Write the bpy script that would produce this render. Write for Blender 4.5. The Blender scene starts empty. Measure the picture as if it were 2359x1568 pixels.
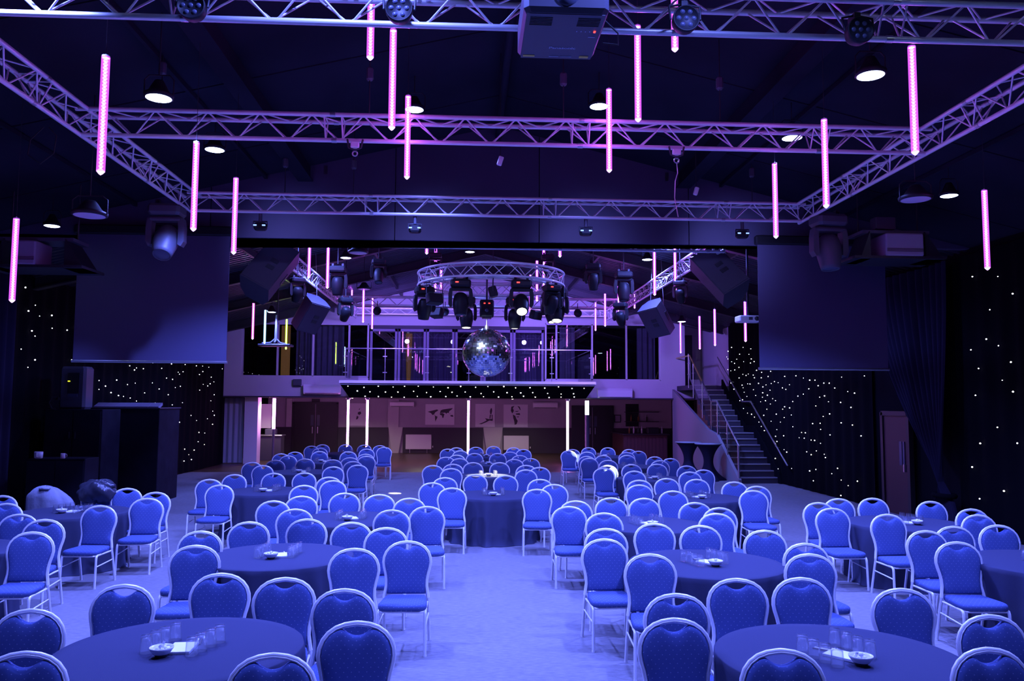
import bpy, math, random
from math import sin, cos, pi, radians, sqrt
from mathutils import Vector, Matrix, Quaternion

random.seed(7)
SC = bpy.context.scene
COL = SC.collection

# ---------------------------------------------------------------- camera
CAM_H = 2.30
F_PX, W_PX = 1850.0, 2359.0
YAW, PITCH, ROLL = radians(3.07), radians(4.52), radians(-0.29)
fwd = Vector((sin(YAW) * cos(PITCH), cos(YAW) * cos(PITCH), sin(PITCH)))
rgt = Vector((cos(YAW), -sin(YAW), 0))
dwn = -rgt.cross(fwd)
cx_ = rgt * cos(ROLL) + dwn * sin(ROLL)
cy_ = -rgt * sin(ROLL) + dwn * cos(ROLL)
cam = bpy.data.objects.new('camera', bpy.data.cameras.new('camera'))
COL.objects.link(cam)
m3 = Matrix((cx_, -cy_, -fwd)).transposed()
cam.matrix_world = Matrix.Translation((0, 0, CAM_H)) @ m3.to_4x4()
cam.data.sensor_width = 36.0
cam.data.lens = 36.0 * F_PX / W_PX
cam.data.clip_start = 0.05
cam.data.clip_end = 200
SC.camera = cam

# ---------------------------------------------------------------- world, exposure
w = bpy.data.worlds.new('world'); SC.world = w; w.use_nodes = True
w.node_tree.nodes['Background'].inputs[0].default_value = (0.006, 0.005, 0.02, 1)
w.node_tree.nodes['Background'].inputs[1].default_value = 1.0
SC.view_settings.view_transform = 'Standard'
SC.view_settings.look = 'None'
SC.view_settings.gamma = 1.0
SC.view_settings.use_curve_mapping = False
SC.view_settings.exposure = 0.0
SC.cycles.use_denoising = True
SC.cycles.sample_clamp_indirect = 4.0
SC.cycles.sample_clamp_direct = 0.0
SC.cycles.caustics_reflective = False
SC.cycles.caustics_refractive = False
SC.cycles.max_bounces = 8
SC.cycles.transparent_max_bounces = 16

BLUE = (0.14, 0.19, 1.0)          # colour of the ceiling lamps' light
LAMP_W = 2050.0
TUBE_E = 470.0

# ---------------------------------------------------------------- materials
MATS = {}
def mat(name, base, rough=0.6, metal=0.0, emit=None, estr=0.0, spec=0.5, sheen=0.0, noise=None, bump=None, nosample=False):
    if name in MATS: return MATS[name]
    m = bpy.data.materials.new(name); m.use_nodes = True
    nt = m.node_tree; b = nt.nodes['Principled BSDF']
    b.inputs['Base Color'].default_value = (*base, 1)
    b.inputs['Roughness'].default_value = rough
    b.inputs['Metallic'].default_value = metal
    b.inputs['Specular IOR Level'].default_value = spec
    if sheen:
        b.inputs['Sheen Weight'].default_value = sheen
        b.inputs['Sheen Roughness'].default_value = 0.4
    if emit:
        b.inputs['Emission Color'].default_value = (*emit, 1)
        b.inputs['Emission Strength'].default_value = estr
    if noise or bump:
        tc = nt.nodes.new('ShaderNodeTexCoord')
        n = nt.nodes.new('ShaderNodeTexNoise')
        n.inputs['Scale'].default_value = (noise or bump)[0]
        n.inputs['Detail'].default_value = 4
        nt.links.new(tc.outputs['Object'], n.inputs['Vector'])
        if noise:
            r = nt.nodes.new('ShaderNodeMapRange')
            r.inputs['To Min'].default_value = 1 - noise[1]; r.inputs['To Max'].default_value = 1 + noise[1]
            r.inputs['From Min'].default_value = 0.3; r.inputs['From Max'].default_value = 0.7
            nt.links.new(n.outputs['Fac'], r.inputs['Value'])
            mx = nt.nodes.new('ShaderNodeVectorMath'); mx.operation = 'SCALE'
            mx.inputs[0].default_value = base
            nt.links.new(r.outputs['Result'], mx.inputs['Scale'])
            nt.links.new(mx.outputs['Vector'], b.inputs['Base Color'])
        if bump:
            bp = nt.nodes.new('ShaderNodeBump'); bp.inputs['Strength'].default_value = bump[1]
            bp.inputs['Distance'].default_value = 0.01
            nt.links.new(n.outputs['Fac'], bp.inputs['Height'])
            nt.links.new(bp.outputs['Normal'], b.inputs['Normal'])
    if nosample: m.cycles.emission_sampling = 'NONE'
    MATS[name] = m
    return m

def glass_mat(name, tint=(1, 1, 1), refl=0.06):
    """thin architectural glass: clear sheet with a fresnel reflection"""
    m = bpy.data.materials.new(name); m.use_nodes = True; nt = m.node_tree
    nt.nodes.remove(nt.nodes['Principled BSDF'])
    out = nt.nodes['Material Output']
    t = nt.nodes.new('ShaderNodeBsdfTransparent'); t.inputs[0].default_value = (*tint, 1)
    g = nt.nodes.new('ShaderNodeBsdfGlossy'); g.inputs['Roughness'].default_value = 0.0
    mx = nt.nodes.new('ShaderNodeMixShader')
    lw = nt.nodes.new('ShaderNodeLayerWeight'); lw.inputs['Blend'].default_value = 0.5
    pw = nt.nodes.new('ShaderNodeMath'); pw.operation = 'POWER'; pw.inputs[1].default_value = 3.5
    nt.links.new(lw.outputs['Facing'], pw.inputs[0])
    mm = nt.nodes.new('ShaderNodeMath'); mm.operation = 'MULTIPLY_ADD'; mm.inputs[1].default_value = 0.75; mm.inputs[2].default_value = refl; mm.use_clamp = True
    nt.links.new(pw.outputs[0], mm.inputs[0]); nt.links.new(mm.outputs[0], mx.inputs[0])
    nt.links.new(t.outputs[0], mx.inputs[1]); nt.links.new(g.outputs[0], mx.inputs[2])
    nt.links.new(mx.outputs[0], out.inputs['Surface'])
    MATS[name] = m
    return m

def fabric_mat(name, base, dot, nx=0.046, nz=0.030, rad=0.0032):
    """woven upholstery with small pale dots in staggered rows"""
    m = mat(name, base, rough=0.9, sheen=0.0, spec=0.05)
    nt = m.node_tree; b = nt.nodes['Principled BSDF']
    N = lambda op, a=None, c=None: _math(nt, op, a, c)
    tc = nt.nodes.new('ShaderNodeTexCoord'); sp = nt.nodes.new('ShaderNodeSeparateXYZ')
    nt.links.new(tc.outputs['Object'], sp.inputs[0])
    v = N('DIVIDE', N('ADD', sp.outputs['Z'], sp.outputs['Y']), nz)
    row = N('FLOOR', v)
    u = N('ADD', N('DIVIDE', sp.outputs['X'], nx), N('MULTIPLY', N('MODULO', row, 2.0), 0.5))
    fx = N('MULTIPLY', N('SUBTRACT', N('FRACT', u), 0.5), nx)
    fz = N('MULTIPLY', N('SUBTRACT', N('FRACT', v), 0.5), nz)
    d = N('SQRT', N('ADD', N('MULTIPLY', fx, fx), N('MULTIPLY', fz, fz)))
    k = N('LESS_THAN', d, rad)
    mx = nt.nodes.new('ShaderNodeMix'); mx.data_type = 'RGBA'
    mx.inputs['A'].default_value = (*base, 1); mx.inputs['B'].default_value = (*dot, 1)
    nt.links.new(k, mx.inputs['Factor']); nt.links.new(mx.outputs['Result'], b.inputs['Base Color'])
    wv = nt.nodes.new('ShaderNodeTexNoise'); wv.inputs['Scale'].default_value = 350
    nt.links.new(tc.outputs['Object'], wv.inputs['Vector'])
    bp = nt.nodes.new('ShaderNodeBump'); bp.inputs['Strength'].default_value = 0.15; bp.inputs['Distance'].default_value = 0.004
    nt.links.new(wv.outputs['Fac'], bp.inputs['Height']); nt.links.new(bp.outputs['Normal'], b.inputs['Normal'])
    return m

def _math(nt, op, a, c=None):
    n = nt.nodes.new('ShaderNodeMath'); n.operation = op
    for i, x in enumerate((a, c)):
        if x is None: continue
        if hasattr(x, 'links'): nt.links.new(x, n.inputs[i])
        else: n.inputs[i].default_value = x
    return n.outputs[0]

def carpet_mat():
    m = mat('carpet', (0.23, 0.22, 0.23), rough=0.95, spec=0.1)
    nt = m.node_tree; b = nt.nodes['Principled BSDF']
    tc = nt.nodes.new('ShaderNodeTexCoord'); mp = nt.nodes.new('ShaderNodeMapping')
    mp.inputs['Scale'].default_value = (9, 30, 1); nt.links.new(tc.outputs['Object'], mp.inputs['Vector'])
    n1 = nt.nodes.new('ShaderNodeTexNoise'); n1.inputs['Scale'].default_value = 1.3; n1.inputs['Detail'].default_value = 6
    nt.links.new(mp.outputs['Vector'], n1.inputs['Vector'])
    n2 = nt.nodes.new('ShaderNodeTexNoise'); n2.inputs['Scale'].default_value = 0.5; n2.inputs['Detail'].default_value = 3
    nt.links.new(tc.outputs['Object'], n2.inputs['Vector'])
    # square carpet tiles laid quarter-turned: a faint checker in the pile direction
    ck = nt.nodes.new('ShaderNodeTexChecker'); ck.inputs['Scale'].default_value = 2.0
    nt.links.new(tc.outputs['Object'], ck.inputs['Vector'])
    s = _math(nt, 'ADD', _math(nt, 'MULTIPLY', n1.outputs['Fac'], 0.8), _math(nt, 'MULTIPLY', n2.outputs['Fac'], 0.22))
    s = _math(nt, 'ADD', s, _math(nt, 'MULTIPLY', ck.outputs['Fac'], 0.02))
    s = _math(nt, 'ADD', s, 0.48)
    mx = nt.nodes.new('ShaderNodeVectorMath'); mx.operation = 'SCALE'; mx.inputs[0].default_value = (0.23, 0.22, 0.23)
    nt.links.new(s, mx.inputs['Scale']); nt.links.new(mx.outputs['Vector'], b.inputs['Base Color'])
    n3 = nt.nodes.new('ShaderNodeTexNoise'); n3.inputs['Scale'].default_value = 180
    nt.links.new(tc.outputs['Object'], n3.inputs['Vector'])
    bp = nt.nodes.new('ShaderNodeBump'); bp.inputs['Strength'].default_value = 0.4; bp.inputs['Distance'].default_value = 0.01
    nt.links.new(n3.outputs['Fac'], bp.inputs['Height']); nt.links.new(bp.outputs['Normal'], b.inputs['Normal'])
    return m

def cloth_mat():
    """charcoal table linen with the pressed fold creases of a stored cloth"""
    m = mat('table_linen', (0.052, 0.056, 0.095), rough=0.9, spec=0.05)
    nt = m.node_tree; b = nt.nodes['Principled BSDF']
    tc = nt.nodes.new('ShaderNodeTexCoord'); sp = nt.nodes.new('ShaderNodeSeparateXYZ')
    nt.links.new(tc.outputs['Object'], sp.inputs[0])
    a = _math(nt, 'LESS_THAN', _math(nt, 'ABSOLUTE', sp.outputs['X']), 0.006)
    c = _math(nt, 'LESS_THAN', _math(nt, 'ABSOLUTE', sp.outputs['Y']), 0.006)
    h = _math(nt, 'MAXIMUM', a, c)
    n3 = nt.nodes.new('ShaderNodeTexNoise'); n3.inputs['Scale'].default_value = 260
    nt.links.new(tc.outputs['Object'], n3.inputs['Vector'])
    h2 = _math(nt, 'ADD', h, _math(nt, 'MULTIPLY', n3.outputs['Fac'], 0.35))
    bp = nt.nodes.new('ShaderNodeBump'); bp.inputs['Strength'].default_value = 0.35; bp.inputs['Distance'].default_value = 0.01
    nt.links.new(h2, bp.inputs['Height']); nt.links.new(bp.outputs['Normal'], b.inputs['Normal'])
    return m

def halo_sleeve_mat(name, col, strength):
    """half-clear acrylic around an LED tube; its glow stands in for the halo"""
    m = bpy.data.materials.new(name); m.use_nodes = True; nt = m.node_tree
    nt.nodes.remove(nt.nodes['Principled BSDF']); out = nt.nodes['Material Output']
    t = nt.nodes.new('ShaderNodeBsdfTransparent'); e = nt.nodes.new('ShaderNodeEmission')
    e.inputs[0].default_value = (*col, 1); e.inputs[1].default_value = strength
    mx = nt.nodes.new('ShaderNodeMixShader'); mx.inputs[0].default_value = 0.5
    nt.links.new(t.outputs[0], mx.inputs[1]); nt.links.new(e.outputs[0], mx.inputs[2])
    nt.links.new(mx.outputs[0], out.inputs['Surface']); m.cycles.emission_sampling = 'NONE'
    MATS[name] = m
carpet_mat(); cloth_mat()
fabric_mat('chair_fabric', (0.085, 0.12, 0.28), (0.30, 0.32, 0.50))
glass_mat('window_glass', (0.72, 0.74, 0.78), 0.13)
glass_mat('rail_glass', (0.93, 0.95, 0.96), 0.04)
glass_mat('tumbler_glass', (0.985, 0.99, 0.995), 0.06)
nt_ = MATS['tumbler_glass'].node_tree
nt_.nodes['Glossy BSDF'].inputs['Roughness'].default_value = 0.12
df_ = nt_.nodes.new('ShaderNodeBsdfTranslucent'); df_.inputs[0].default_value = (.9, .92, .95, 1)   # faint white mixed in so the glass looks lit
m2_ = nt_.nodes.new('ShaderNodeMixShader'); m2_.inputs[0].default_value = 0.045
nt_.links.new(nt_.nodes['Mix Shader'].outputs[0], m2_.inputs[1]); nt_.links.new(df_.outputs[0], m2_.inputs[2])
nt_.links.new(m2_.outputs[0], nt_.nodes['Material Output'].inputs['Surface'])
mat('chair_metal', (0.9, 0.88, 0.88), 0.32, 0.12)
mat('alu', (0.82, 0.80, 0.82), 0.36, 0.3)
mat('alu_far', (0.82, 0.80, 0.82), 0.45, 0.3)
mat('black_plastic', (0.018, 0.018, 0.022), 0.45)
mat('black_fixture', (0.014, 0.014, 0.018), 0.5, spec=0.25)
mat('grey_fixture', (0.075, 0.075, 0.10), 0.5)
mat('dark_steel', (0.05, 0.05, 0.06), 0.5, 0.6)
mat('ceiling_paint', (0.022, 0.021, 0.032), 0.8, spec=0.04, noise=(0.6, 0.25))
mat('deck_metal', (0.045, 0.042, 0.06), 0.4, 0.5)
mat('header_paint', (0.06, 0.052, 0.10), 0.75, noise=(0.8, 0.12))
mat('wall_dark', (0.006, 0.006, 0.009), 0.9, spec=0.04)
mat('drape_black', (0.004, 0.004, 0.006), 0.95, spec=0.04)
mat('drape_navy', (0.022, 0.02, 0.04), 0.9, spec=0.04)
mat('screen_cloth', (0.075, 0.065, 0.13), 0.7)
mat('white_paint', (0.62, 0.60, 0.60), 0.7, noise=(1.5, 0.03))
mat('lounge_paint', (0.46, 0.43, 0.47), 0.75, noise=(1.2, 0.05))
mat('wainscot', (0.045, 0.04, 0.055), 0.6)
mat('wood_floor', (0.085, 0.05, 0.035), 0.35, noise=(2.5, 0.25))
mat('white_plastic', (0.88, 0.88, 0.88), 0.4)
mat('white_cloth', (0.85, 0.85, 0.86), 0.8)
mat('paper', (0.9, 0.9, 0.9), 0.8)
mat('ceramic', (0.82, 0.82, 0.84), 0.2)
mat('ceramic_dark', (0.10, 0.09, 0.10), 0.25)
mat('rubber', (0.02, 0.02, 0.02), 0.8)
mat('steel', (0.6, 0.6, 0.62), 0.3, 0.9)
mat('brass_rail', (0.75, 0.62, 0.2), 0.35, 0.6)
mat('stair_carpet', (0.075, 0.07, 0.09), 0.9, spec=0.04)
mat('nosing', (0.6, 0.6, 0.62), 0.4, 0.4)
mat('speaker_black', (0.05, 0.045, 0.065), 0.65)
mat('booth_black', (0.016, 0.015, 0.024), 0.75, spec=0.04, noise=(3, 0.2))
mat('curtain_grey', (0.33, 0.33, 0.36), 0.9)
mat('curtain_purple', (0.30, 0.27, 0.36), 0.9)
mat('amber_glow', (0.7, 0.36, 0.08), 0.6, emit=(1.0, 0.5, 0.08), estr=0.12)
mat('door_dark', (0.018, 0.016, 0.02), 0.45)
mat('door_red', (0.05, 0.016, 0.02), 0.5)
mat('bar_wood', (0.11, 0.05, 0.05), 0.45)
mat('bag_grey', (0.26, 0.27, 0.31), 0.9, spec=0.1, bump=(9, 1.0))
mat('coat_black', (0.035, 0.035, 0.05), 0.28, bump=(9, 0.8))
mat('yellow_label', (0.75, 0.62, 0.12), 0.6)
mat('logo_grey', (0.45, 0.5, 0.62), 0.5)
mat('ink', (0.09, 0.08, 0.10), 0.9)
mat('mirror', (0.88, 0.90, 0.94), 0.16, 1.0)
mat('bottle_dark', (0.05, 0.06, 0.05), 0.15)
mat('bottle_amber', (0.30, 0.16, 0.06), 0.2)
mat('lamp_lens', (0.9, 0.9, 0.95), 0.5, emit=(0.5, 0.62, 1.0), estr=14.0, nosample=True)
mat('lamp_off', (0.55, 0.53, 0.62), 0.5)
mat('beam_lens', (0.9, 0.9, 0.8), 0.5, emit=(1.0, 0.97, 0.62), estr=9.0, nosample=True)
mat('lens_off', (0.09, 0.10, 0.15), 0.2, spec=0.3)
mat('star_white', (1, 1, 1), 0.5, emit=(0.95, 0.98, 1.0), estr=7.0, nosample=True)
mat('star_warm', (1, 1, 1), 0.5, emit=(1.0, 0.95, 0.72), estr=7.0, nosample=True)
mat('red_led', (0.5, 0.02, 0.02), 0.5, emit=(1.0, 0.04, 0.03), estr=4.0, nosample=True)
mat('yellow_led', (0.5, 0.5, 0.02), 0.5, emit=(0.9, 1.0, 0.03), estr=2.0, nosample=True)
mat('blue_led', (0.1, 0.2, 0.5), 0.5, emit=(0.25, 0.4, 1.0), estr=2.0, nosample=True)
TUBE_COL = {'purple': ((0.55, 0.085, 1.0), (0.92, 0.60, 1.0)), 'cyan': ((0.35, 0.65, 1.0), (0.8, 0.95, 1.0)),
            'lime': ((0.55, 1.0, 0.04), (0.9, 1.0, 0.45)), 'pink': ((1.0, 0.10, 0.72), (1.0, 0.68, 0.95))}
for k, (c1, c2) in TUBE_COL.items():
    mat('tube_' + k, c1, 0.4, emit=c1, estr=TUBE_E)
    halo_sleeve_mat('halo_sleeve_' + k, c1, 2.2)  # tinted glow imitates the halo around each tube
    mat('led_' + k, c2, 0.4, emit=c2, estr=1.7, nosample=True)
mat('pole_led', (0.9, 0.3, 0.9), 0.4, emit=(0.85, 0.25, 1.0), estr=28)
mat('pole_white', (0.9, 0.95, 1), 0.4, emit=(0.8, 0.95, 1.0), estr=5.0)

# ---------------------------------------------------------------- mesh helpers
class MB:
    """collects simple solids and links them as ONE mesh object"""
    def __init__(s): s.v = []; s.f = []; s.smooth = []
    def add(s, vs, fs, smooth=False):
        o = len(s.v); s.v += [tuple(v) for v in vs]
        s.f += [tuple(i + o for i in f) for f in fs]; s.smooth += [smooth] * len(fs)
        return s
    def box(s, c, d, rot=None):
        x, y, z = d[0] / 2, d[1] / 2, d[2] / 2
        vs = [Vector((a, b, e)) for a in (-x, x) for b in (-y, y) for e in (-z, z)]
        if rot is not None: vs = [rot @ v for v in vs]
        c = Vector(c)
        return s.add([v + c for v in vs], [(0, 1, 3, 2), (4, 6, 7, 5), (0, 4, 5, 1), (2, 3, 7, 6), (0, 2, 6, 4), (1, 5, 7, 3)])
    def bbox(s, c, d, bv=0.01, rot=None):
        """box with chamfered edges along z and softened top and bottom"""
        x, y, z = d[0] / 2, d[1] / 2, d[2] / 2; bv = min(bv, x * .9, y * .9, z * .9)
        def ring(zz, i):
            a, b = x - i, y - i; k = bv
            return [Vector(p + (zz,)) for p in ((-a + k, -b), (a - k, -b), (a, -b + k), (a, b - k), (a - k, b), (-a + k, b), (-a, b - k), (-a, -b + k))]
        rs = [ring(-z, bv * .6), ring(-z + bv, 0), ring(z - bv, 0), ring(z, bv * .6)]
        vs = [v for r in rs for v in r]
        fs = [tuple(reversed(range(8))), tuple(range(24, 32))]
        for i in range(3):
            for j in range(8):
                fs.append((i * 8 + j, i * 8 + (j + 1) % 8, i * 8 + 8 + (j + 1) % 8, i * 8 + 8 + j))
        if rot is not None: vs = [rot @ v for v in vs]
        c = Vector(c)
        return s.add([v + c for v in vs], fs)
    def cyl(s, p0, p1, r, n=10, r1=None, caps=True, smooth=True):
        p0, p1 = Vector(p0), Vector(p1); r1 = r if r1 is None else r1
        q = (p1 - p0).to_track_quat('Z', 'Y')
        vs = []
        for p, rr in ((p0, r), (p1, r1)):
            for i in range(n):
                a = 2 * pi * i / n; vs.append(p + q @ Vector((rr * cos(a), rr * sin(a), 0)))
        fs = [(i, (i + 1) % n, n + (i + 1) % n, n + i) for i in range(n)]
        s.add(vs, fs, smooth)
        if caps: s.add(vs, [tuple(reversed(range(n))), tuple(range(n, 2 * n))])
        return s
    def tube(s, path, r, n=8, closed=False, ry=None):
        """sweep a round (or flattened) section along a path"""
        P = [Vector(p) for p in path]; N = len(P); vs = []
        ry = r if ry is None else ry
        up = None
        for i, p in enumerate(P):
            a = P[(i - 1) % N] if (closed or i) else p
            b = P[(i + 1) % N] if (closed or i < N - 1) else p
            t = (b - a).normalized()
            if up is None:
                up = Vector((0, 0, 1)) if abs(t.z) < .9 else Vector((0, 1, 0))
            sd = t.cross(up).normalized(); up = sd.cross(t).normalized()
            for j in range(n):
                an = 2 * pi * j / n
                vs.append(p + sd * (r * cos(an)) + up * (ry * sin(an)))
        fs = []
        for i in range(N if closed else N - 1):
            for j in range(n):
                k = (i + 1) % N
                fs.append((i * n + j, i * n + (j + 1) % n, k * n + (j + 1) % n, k * n + j))
        s.add(vs, fs, True)
        if not closed: s.add(vs, [tuple(reversed(range(n))), tuple(range((N - 1) * n, N * n))])
        return s
    def lathe(s, prof, n=20, c=(0, 0, 0), q=None, smooth=True):
        vs = []; c = Vector(c)
        for r, z in prof:
            for i in range(n):
                a = 2 * pi * i / n; v = Vector((r * cos(a), r * sin(a), z))
                vs.append((q @ v if q is not None else v) + c)
        fs = []
        for k in range(len(prof) - 1):
            for i in range(n):
                fs.append((k * n + i, k * n + (i + 1) % n, (k + 1) * n + (i + 1) % n, (k + 1) * n + i))
        s.add(vs, fs, smooth)
        m = len(prof) - 1
        if prof[0][0] > 1e-6: s.add(vs, [tuple(reversed(range(n)))])
        if prof[m][0] > 1e-6: s.add(vs, [tuple(range(m * n, m * n + n))])
        return s
    def prism(s, poly, a, b, axis='y'):
        """extrude a polygon given in two coordinates between a and b along an axis"""
        n = len(poly)
        def P(u, v, t): return {'y': (u, t, v), 'x': (t, u, v), 'z': (u, v, t)}[axis]
        vs = [P(u, v, a) for u, v in poly] + [P(u, v, b) for u, v in poly]
        fs = [tuple(range(n)), tuple(reversed(range(n, 2 * n)))]
        fs += [(i, n + i, n + (i + 1) % n, (i + 1) % n) for i in range(n)]
        return s.add(vs, fs)
    def grid(s, fn, nu, nv, smooth=True):
        vs = [fn(i / nu, j / nv) for j in range(nv + 1) for i in range(nu + 1)]
        fs = [(j * (nu + 1) + i, j * (nu + 1) + i + 1, (j + 1) * (nu + 1) + i + 1, (j + 1) * (nu + 1) + i) for j in range(nv) for i in range(nu)]
        return s.add(vs, fs, smooth)
    def mesh(s, name, material):
        me = bpy.data.meshes.new(name); me.from_pydata(s.v, [], s.f); me.update()
        me.polygons.foreach_set('use_smooth', s.smooth)
        me.materials.append(MATS[material] if isinstance(material, str) else material)
        return me
    def build(s, name, material, parent=None, loc=(0, 0, 0), rot=None):
        return link(name, s.mesh(name, material), parent, loc, rot)

def link(name, data, parent=None, loc=(0, 0, 0), rot=None, scale=None):
    o = bpy.data.objects.new(name, data); COL.objects.link(o)
    o.location = loc
    if rot is not None:
        o.rotation_mode = 'QUATERNION'
        o.rotation_quaternion = rot if isinstance(rot, Quaternion) else Quaternion(rot)
    if scale is not None: o.scale = scale
    if parent is not None: o.parent = parent
    return o

CACHE = {}
def shared(key, material, fn):
    k = (key, material)
    if k not in CACHE:
        b = MB(); fn(b); CACHE[k] = b.mesh(key, material)
    return CACHE[k]

def tag(o, label=None, cat=None, group=None, kind=None):
    if label: o['label'] = label
    if cat: o['category'] = cat
    if group: o['group'] = group
    if kind: o['kind'] = kind
    return o
def thing(name, label, cat, loc=(0, 0, 0), rz=0.0, group=None, kind=None):
    o = bpy.data.objects.new(name, None); COL.objects.link(o)
    o.empty_display_size = 0.1
    o.location = loc; o.rotation_euler = (0, 0, rz)
    return tag(o, label, cat, group, kind)
def struct(name, mb, material, label=None):
    o = mb.build(name, material); o['kind'] = 'structure'
    if label: o['label'] = label
    return o
def spot(parent, loc, watts, color, angle, blend=0.5, radius=0.1, target=None, name='lamp_light'):
    l = bpy.data.lights.new(name, 'SPOT'); l.energy = watts; l.color = color
    l.spot_size = radians(angle); l.spot_blend = blend; l.shadow_soft_size = radius
    o = bpy.data.objects.new(name, l); COL.objects.link(o); o.location = loc
    if target is not None:
        o.rotation_mode = 'QUATERNION'
        o.rotation_quaternion = (Vector(target) - Vector(loc)).to_track_quat('-Z', 'Y')
    if parent is not None:
        o.parent = parent; o.location = Vector(loc) - Vector(parent.location)
    return o
def roof(x): return 7.35 - 0.24 * abs(x - 0.5)

# ---------------------------------------------------------------- measured layout (metres; hall axis is +Y)
TABLES = [('T1',-1.8,5.32),('T2',2.31,5.0),('T3',-1.92,8.44),('T4',2.35,7.94),('T5',-5.58,11.83),('T6',5.82,10.53),('T7',-5.49,8.81),('T8',5.81,7.84),('T9',-1.57,11.07),('T10',2.34,10.51),('T11',-3.54,14.57),('T12',0.44,13.93),('T13',3.86,13.48),('T14',-3.75,18.56),('T15',0.44,17.62),('T16',3.9,16.97),('T17',-3.85,21.81),('T18',0.53,21.06),('T19',4.08,20.32),('T20',-3.76,25.45),('T21',0.54,24.23),('T22',4.06,24.12)]
CHAIRS = [('T5',-6.66,11.765),('T5',-6.1,10.854),('T5',-4.787,10.609),('T5',-4.478,11.424),('T5',-5.304,12.764),('T5',-4.679,12.203),('T5',-6.415,12.519),('T5',-5.795,12.819),('T7',-5.346,9.796),('T7',-4.818,9.352),('T7',-4.481,8.439),('T11',-4.528,14.287),('T11',-4.057,13.3),('T11',-4.381,15.244),('T11',-3.725,15.531),('T11',-3.169,15.632),('T11',-2.663,13.224),('T11',-2.514,14.71),('T11',-2.333,14.046),('T3',-2.799,8.46),('T3',-2.546,7.6),('T3',-1.855,9.333),('T3',-2.463,9.118),('T3',-1.318,9.06),('T3',-0.868,8.656),('T3',-1.039,7.401),('T3',-0.589,7.795),('T1',-1.939,6.32),('T1',-2.528,5.942),('T1',-2.823,5.238),('T1',-2.354,4.325),('T1',-0.898,5.752),('T1',-0.663,4.871),('T1',-1.383,6.145),('T1',-1.026,4.245),('T14',-4.868,18.375),('T14',-4.411,17.482),('T14',-4.531,19.083),('T14',-3.916,19.543),('T14',-3.206,19.236),('T14',-2.866,17.14),('T14',-2.652,18.687),('T14',-2.416,17.631),('T17',-4.953,21.543),('T17',-4.587,20.661),('T17',-4.753,22.319),('T17',-4.129,22.597),('T17',-3.314,22.5),('T17',-2.918,20.012),('T17',-2.719,21.419),('T17',-2.585,20.562),('T20',-4.917,25.51),('T20',-4.438,24.287),('T20',-4.712,26.328),('T20',-4.004,26.361),('T20',-3.362,26.204),('T20',-3.004,23.875),('T20',-2.812,25.867),('T20',-2.569,24.845),('T9',-2.383,11.67),('T9',-1.838,12.063),('T9',-1.287,11.862),('T9',-2.663,11.1),('T9',-2.183,10.225),('T9',-0.965,10.122),('T9',-0.815,11.389),('T9',-0.515,10.462),('T12',-0.611,13.656),('T12',-0.26,12.803),('T12',-0.402,14.628),('T12',0.152,15.263),('T12',0.716,15.078),('T12',1.313,14.289),('T12',1.456,13.354),('T12',1.085,12.599),('T15',-0.768,17.529),('T15',-0.36,16.704),('T15',-0.319,17.913),('T15',0.131,18.408),('T15',0.737,18.41),('T15',1.281,17.587),('T15',1.197,16.386),('T15',1.526,17.037),('T18',-0.559,20.288),('T18',-0.298,21.12),('T18',-0.204,19.738),('T18',0.168,21.826),('T18',0.826,21.838),('T18',1.366,20.984),('T18',1.566,19.812),('T18',1.116,19.491),('T21',-0.599,23.963),('T21',-0.351,24.687),('T21',-0.215,23.086),('T21',0.229,25.018),('T21',0.81,25.494),('T21',1.406,24.756),('T21',1.664,23.816),('T21',1.182,22.503),('T22',2.927,23.191),('T22',3.116,23.868),('T22',3.37,22.571),('T22',3.769,24.902),('T22',4.362,24.897),('T22',4.836,23.93),('T22',4.468,22.401),('T22',4.951,23.042),('T19',3.09,20.676),('T19',3.575,21.027),('T19',3.385,19.231),('T19',4.238,21.119),('T19',4.852,20.545),('T19',4.632,19.104),('T19',5.096,19.886),('T19',3.053,19.943),('T16',3.097,17.577),('T16',3.685,17.84),('T16',4.292,17.979),('T16',3.371,16.08),('T16',4.854,17.473),('T16',4.46,15.878),('T16',4.922,16.416),('T16',2.898,16.859),('T13',3.053,14.124),('T13',2.887,13.277),('T13',3.631,14.46),('T13',4.14,14.291),('T13',3.2,12.33),('T13',4.675,13.802),('T13',4.808,13.055),('T13',4.502,12.384),('T10',2.056,11.409),('T10',2.551,11.351),('T10',3.128,10.834),('T10',1.521,11.051),('T10',1.334,10.435),('T10',1.678,9.796),('T10',3.314,10.276),('T10',3.086,9.726),('T4',1.493,8.546),('T4',1.387,7.874),('T4',2.113,8.915),('T4',2.584,8.743),('T4',3.191,8.39),('T4',3.306,7.567),('T4',3.085,7.017),('T4',1.638,7.051),('T6',4.879,10.812),('T6',5.38,11.276),('T6',5.91,11.328),('T6',4.787,10.208),('T6',6.559,10.934),('T6',6.613,10.102),('T6',6.343,9.552),('T6',5.229,9.619),('T8',4.957,8.322),('T8',5.448,8.62),('T8',6.011,8.706),('T8',4.846,7.613),('T2',2.078,6.009),('T2',2.602,6.025),('T2',3.189,5.636),('T2',3.375,4.885),('T2',2.914,4.199),('T2',1.727,4.219),('T2',1.485,5.528),('T2',1.313,4.873)]
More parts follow.
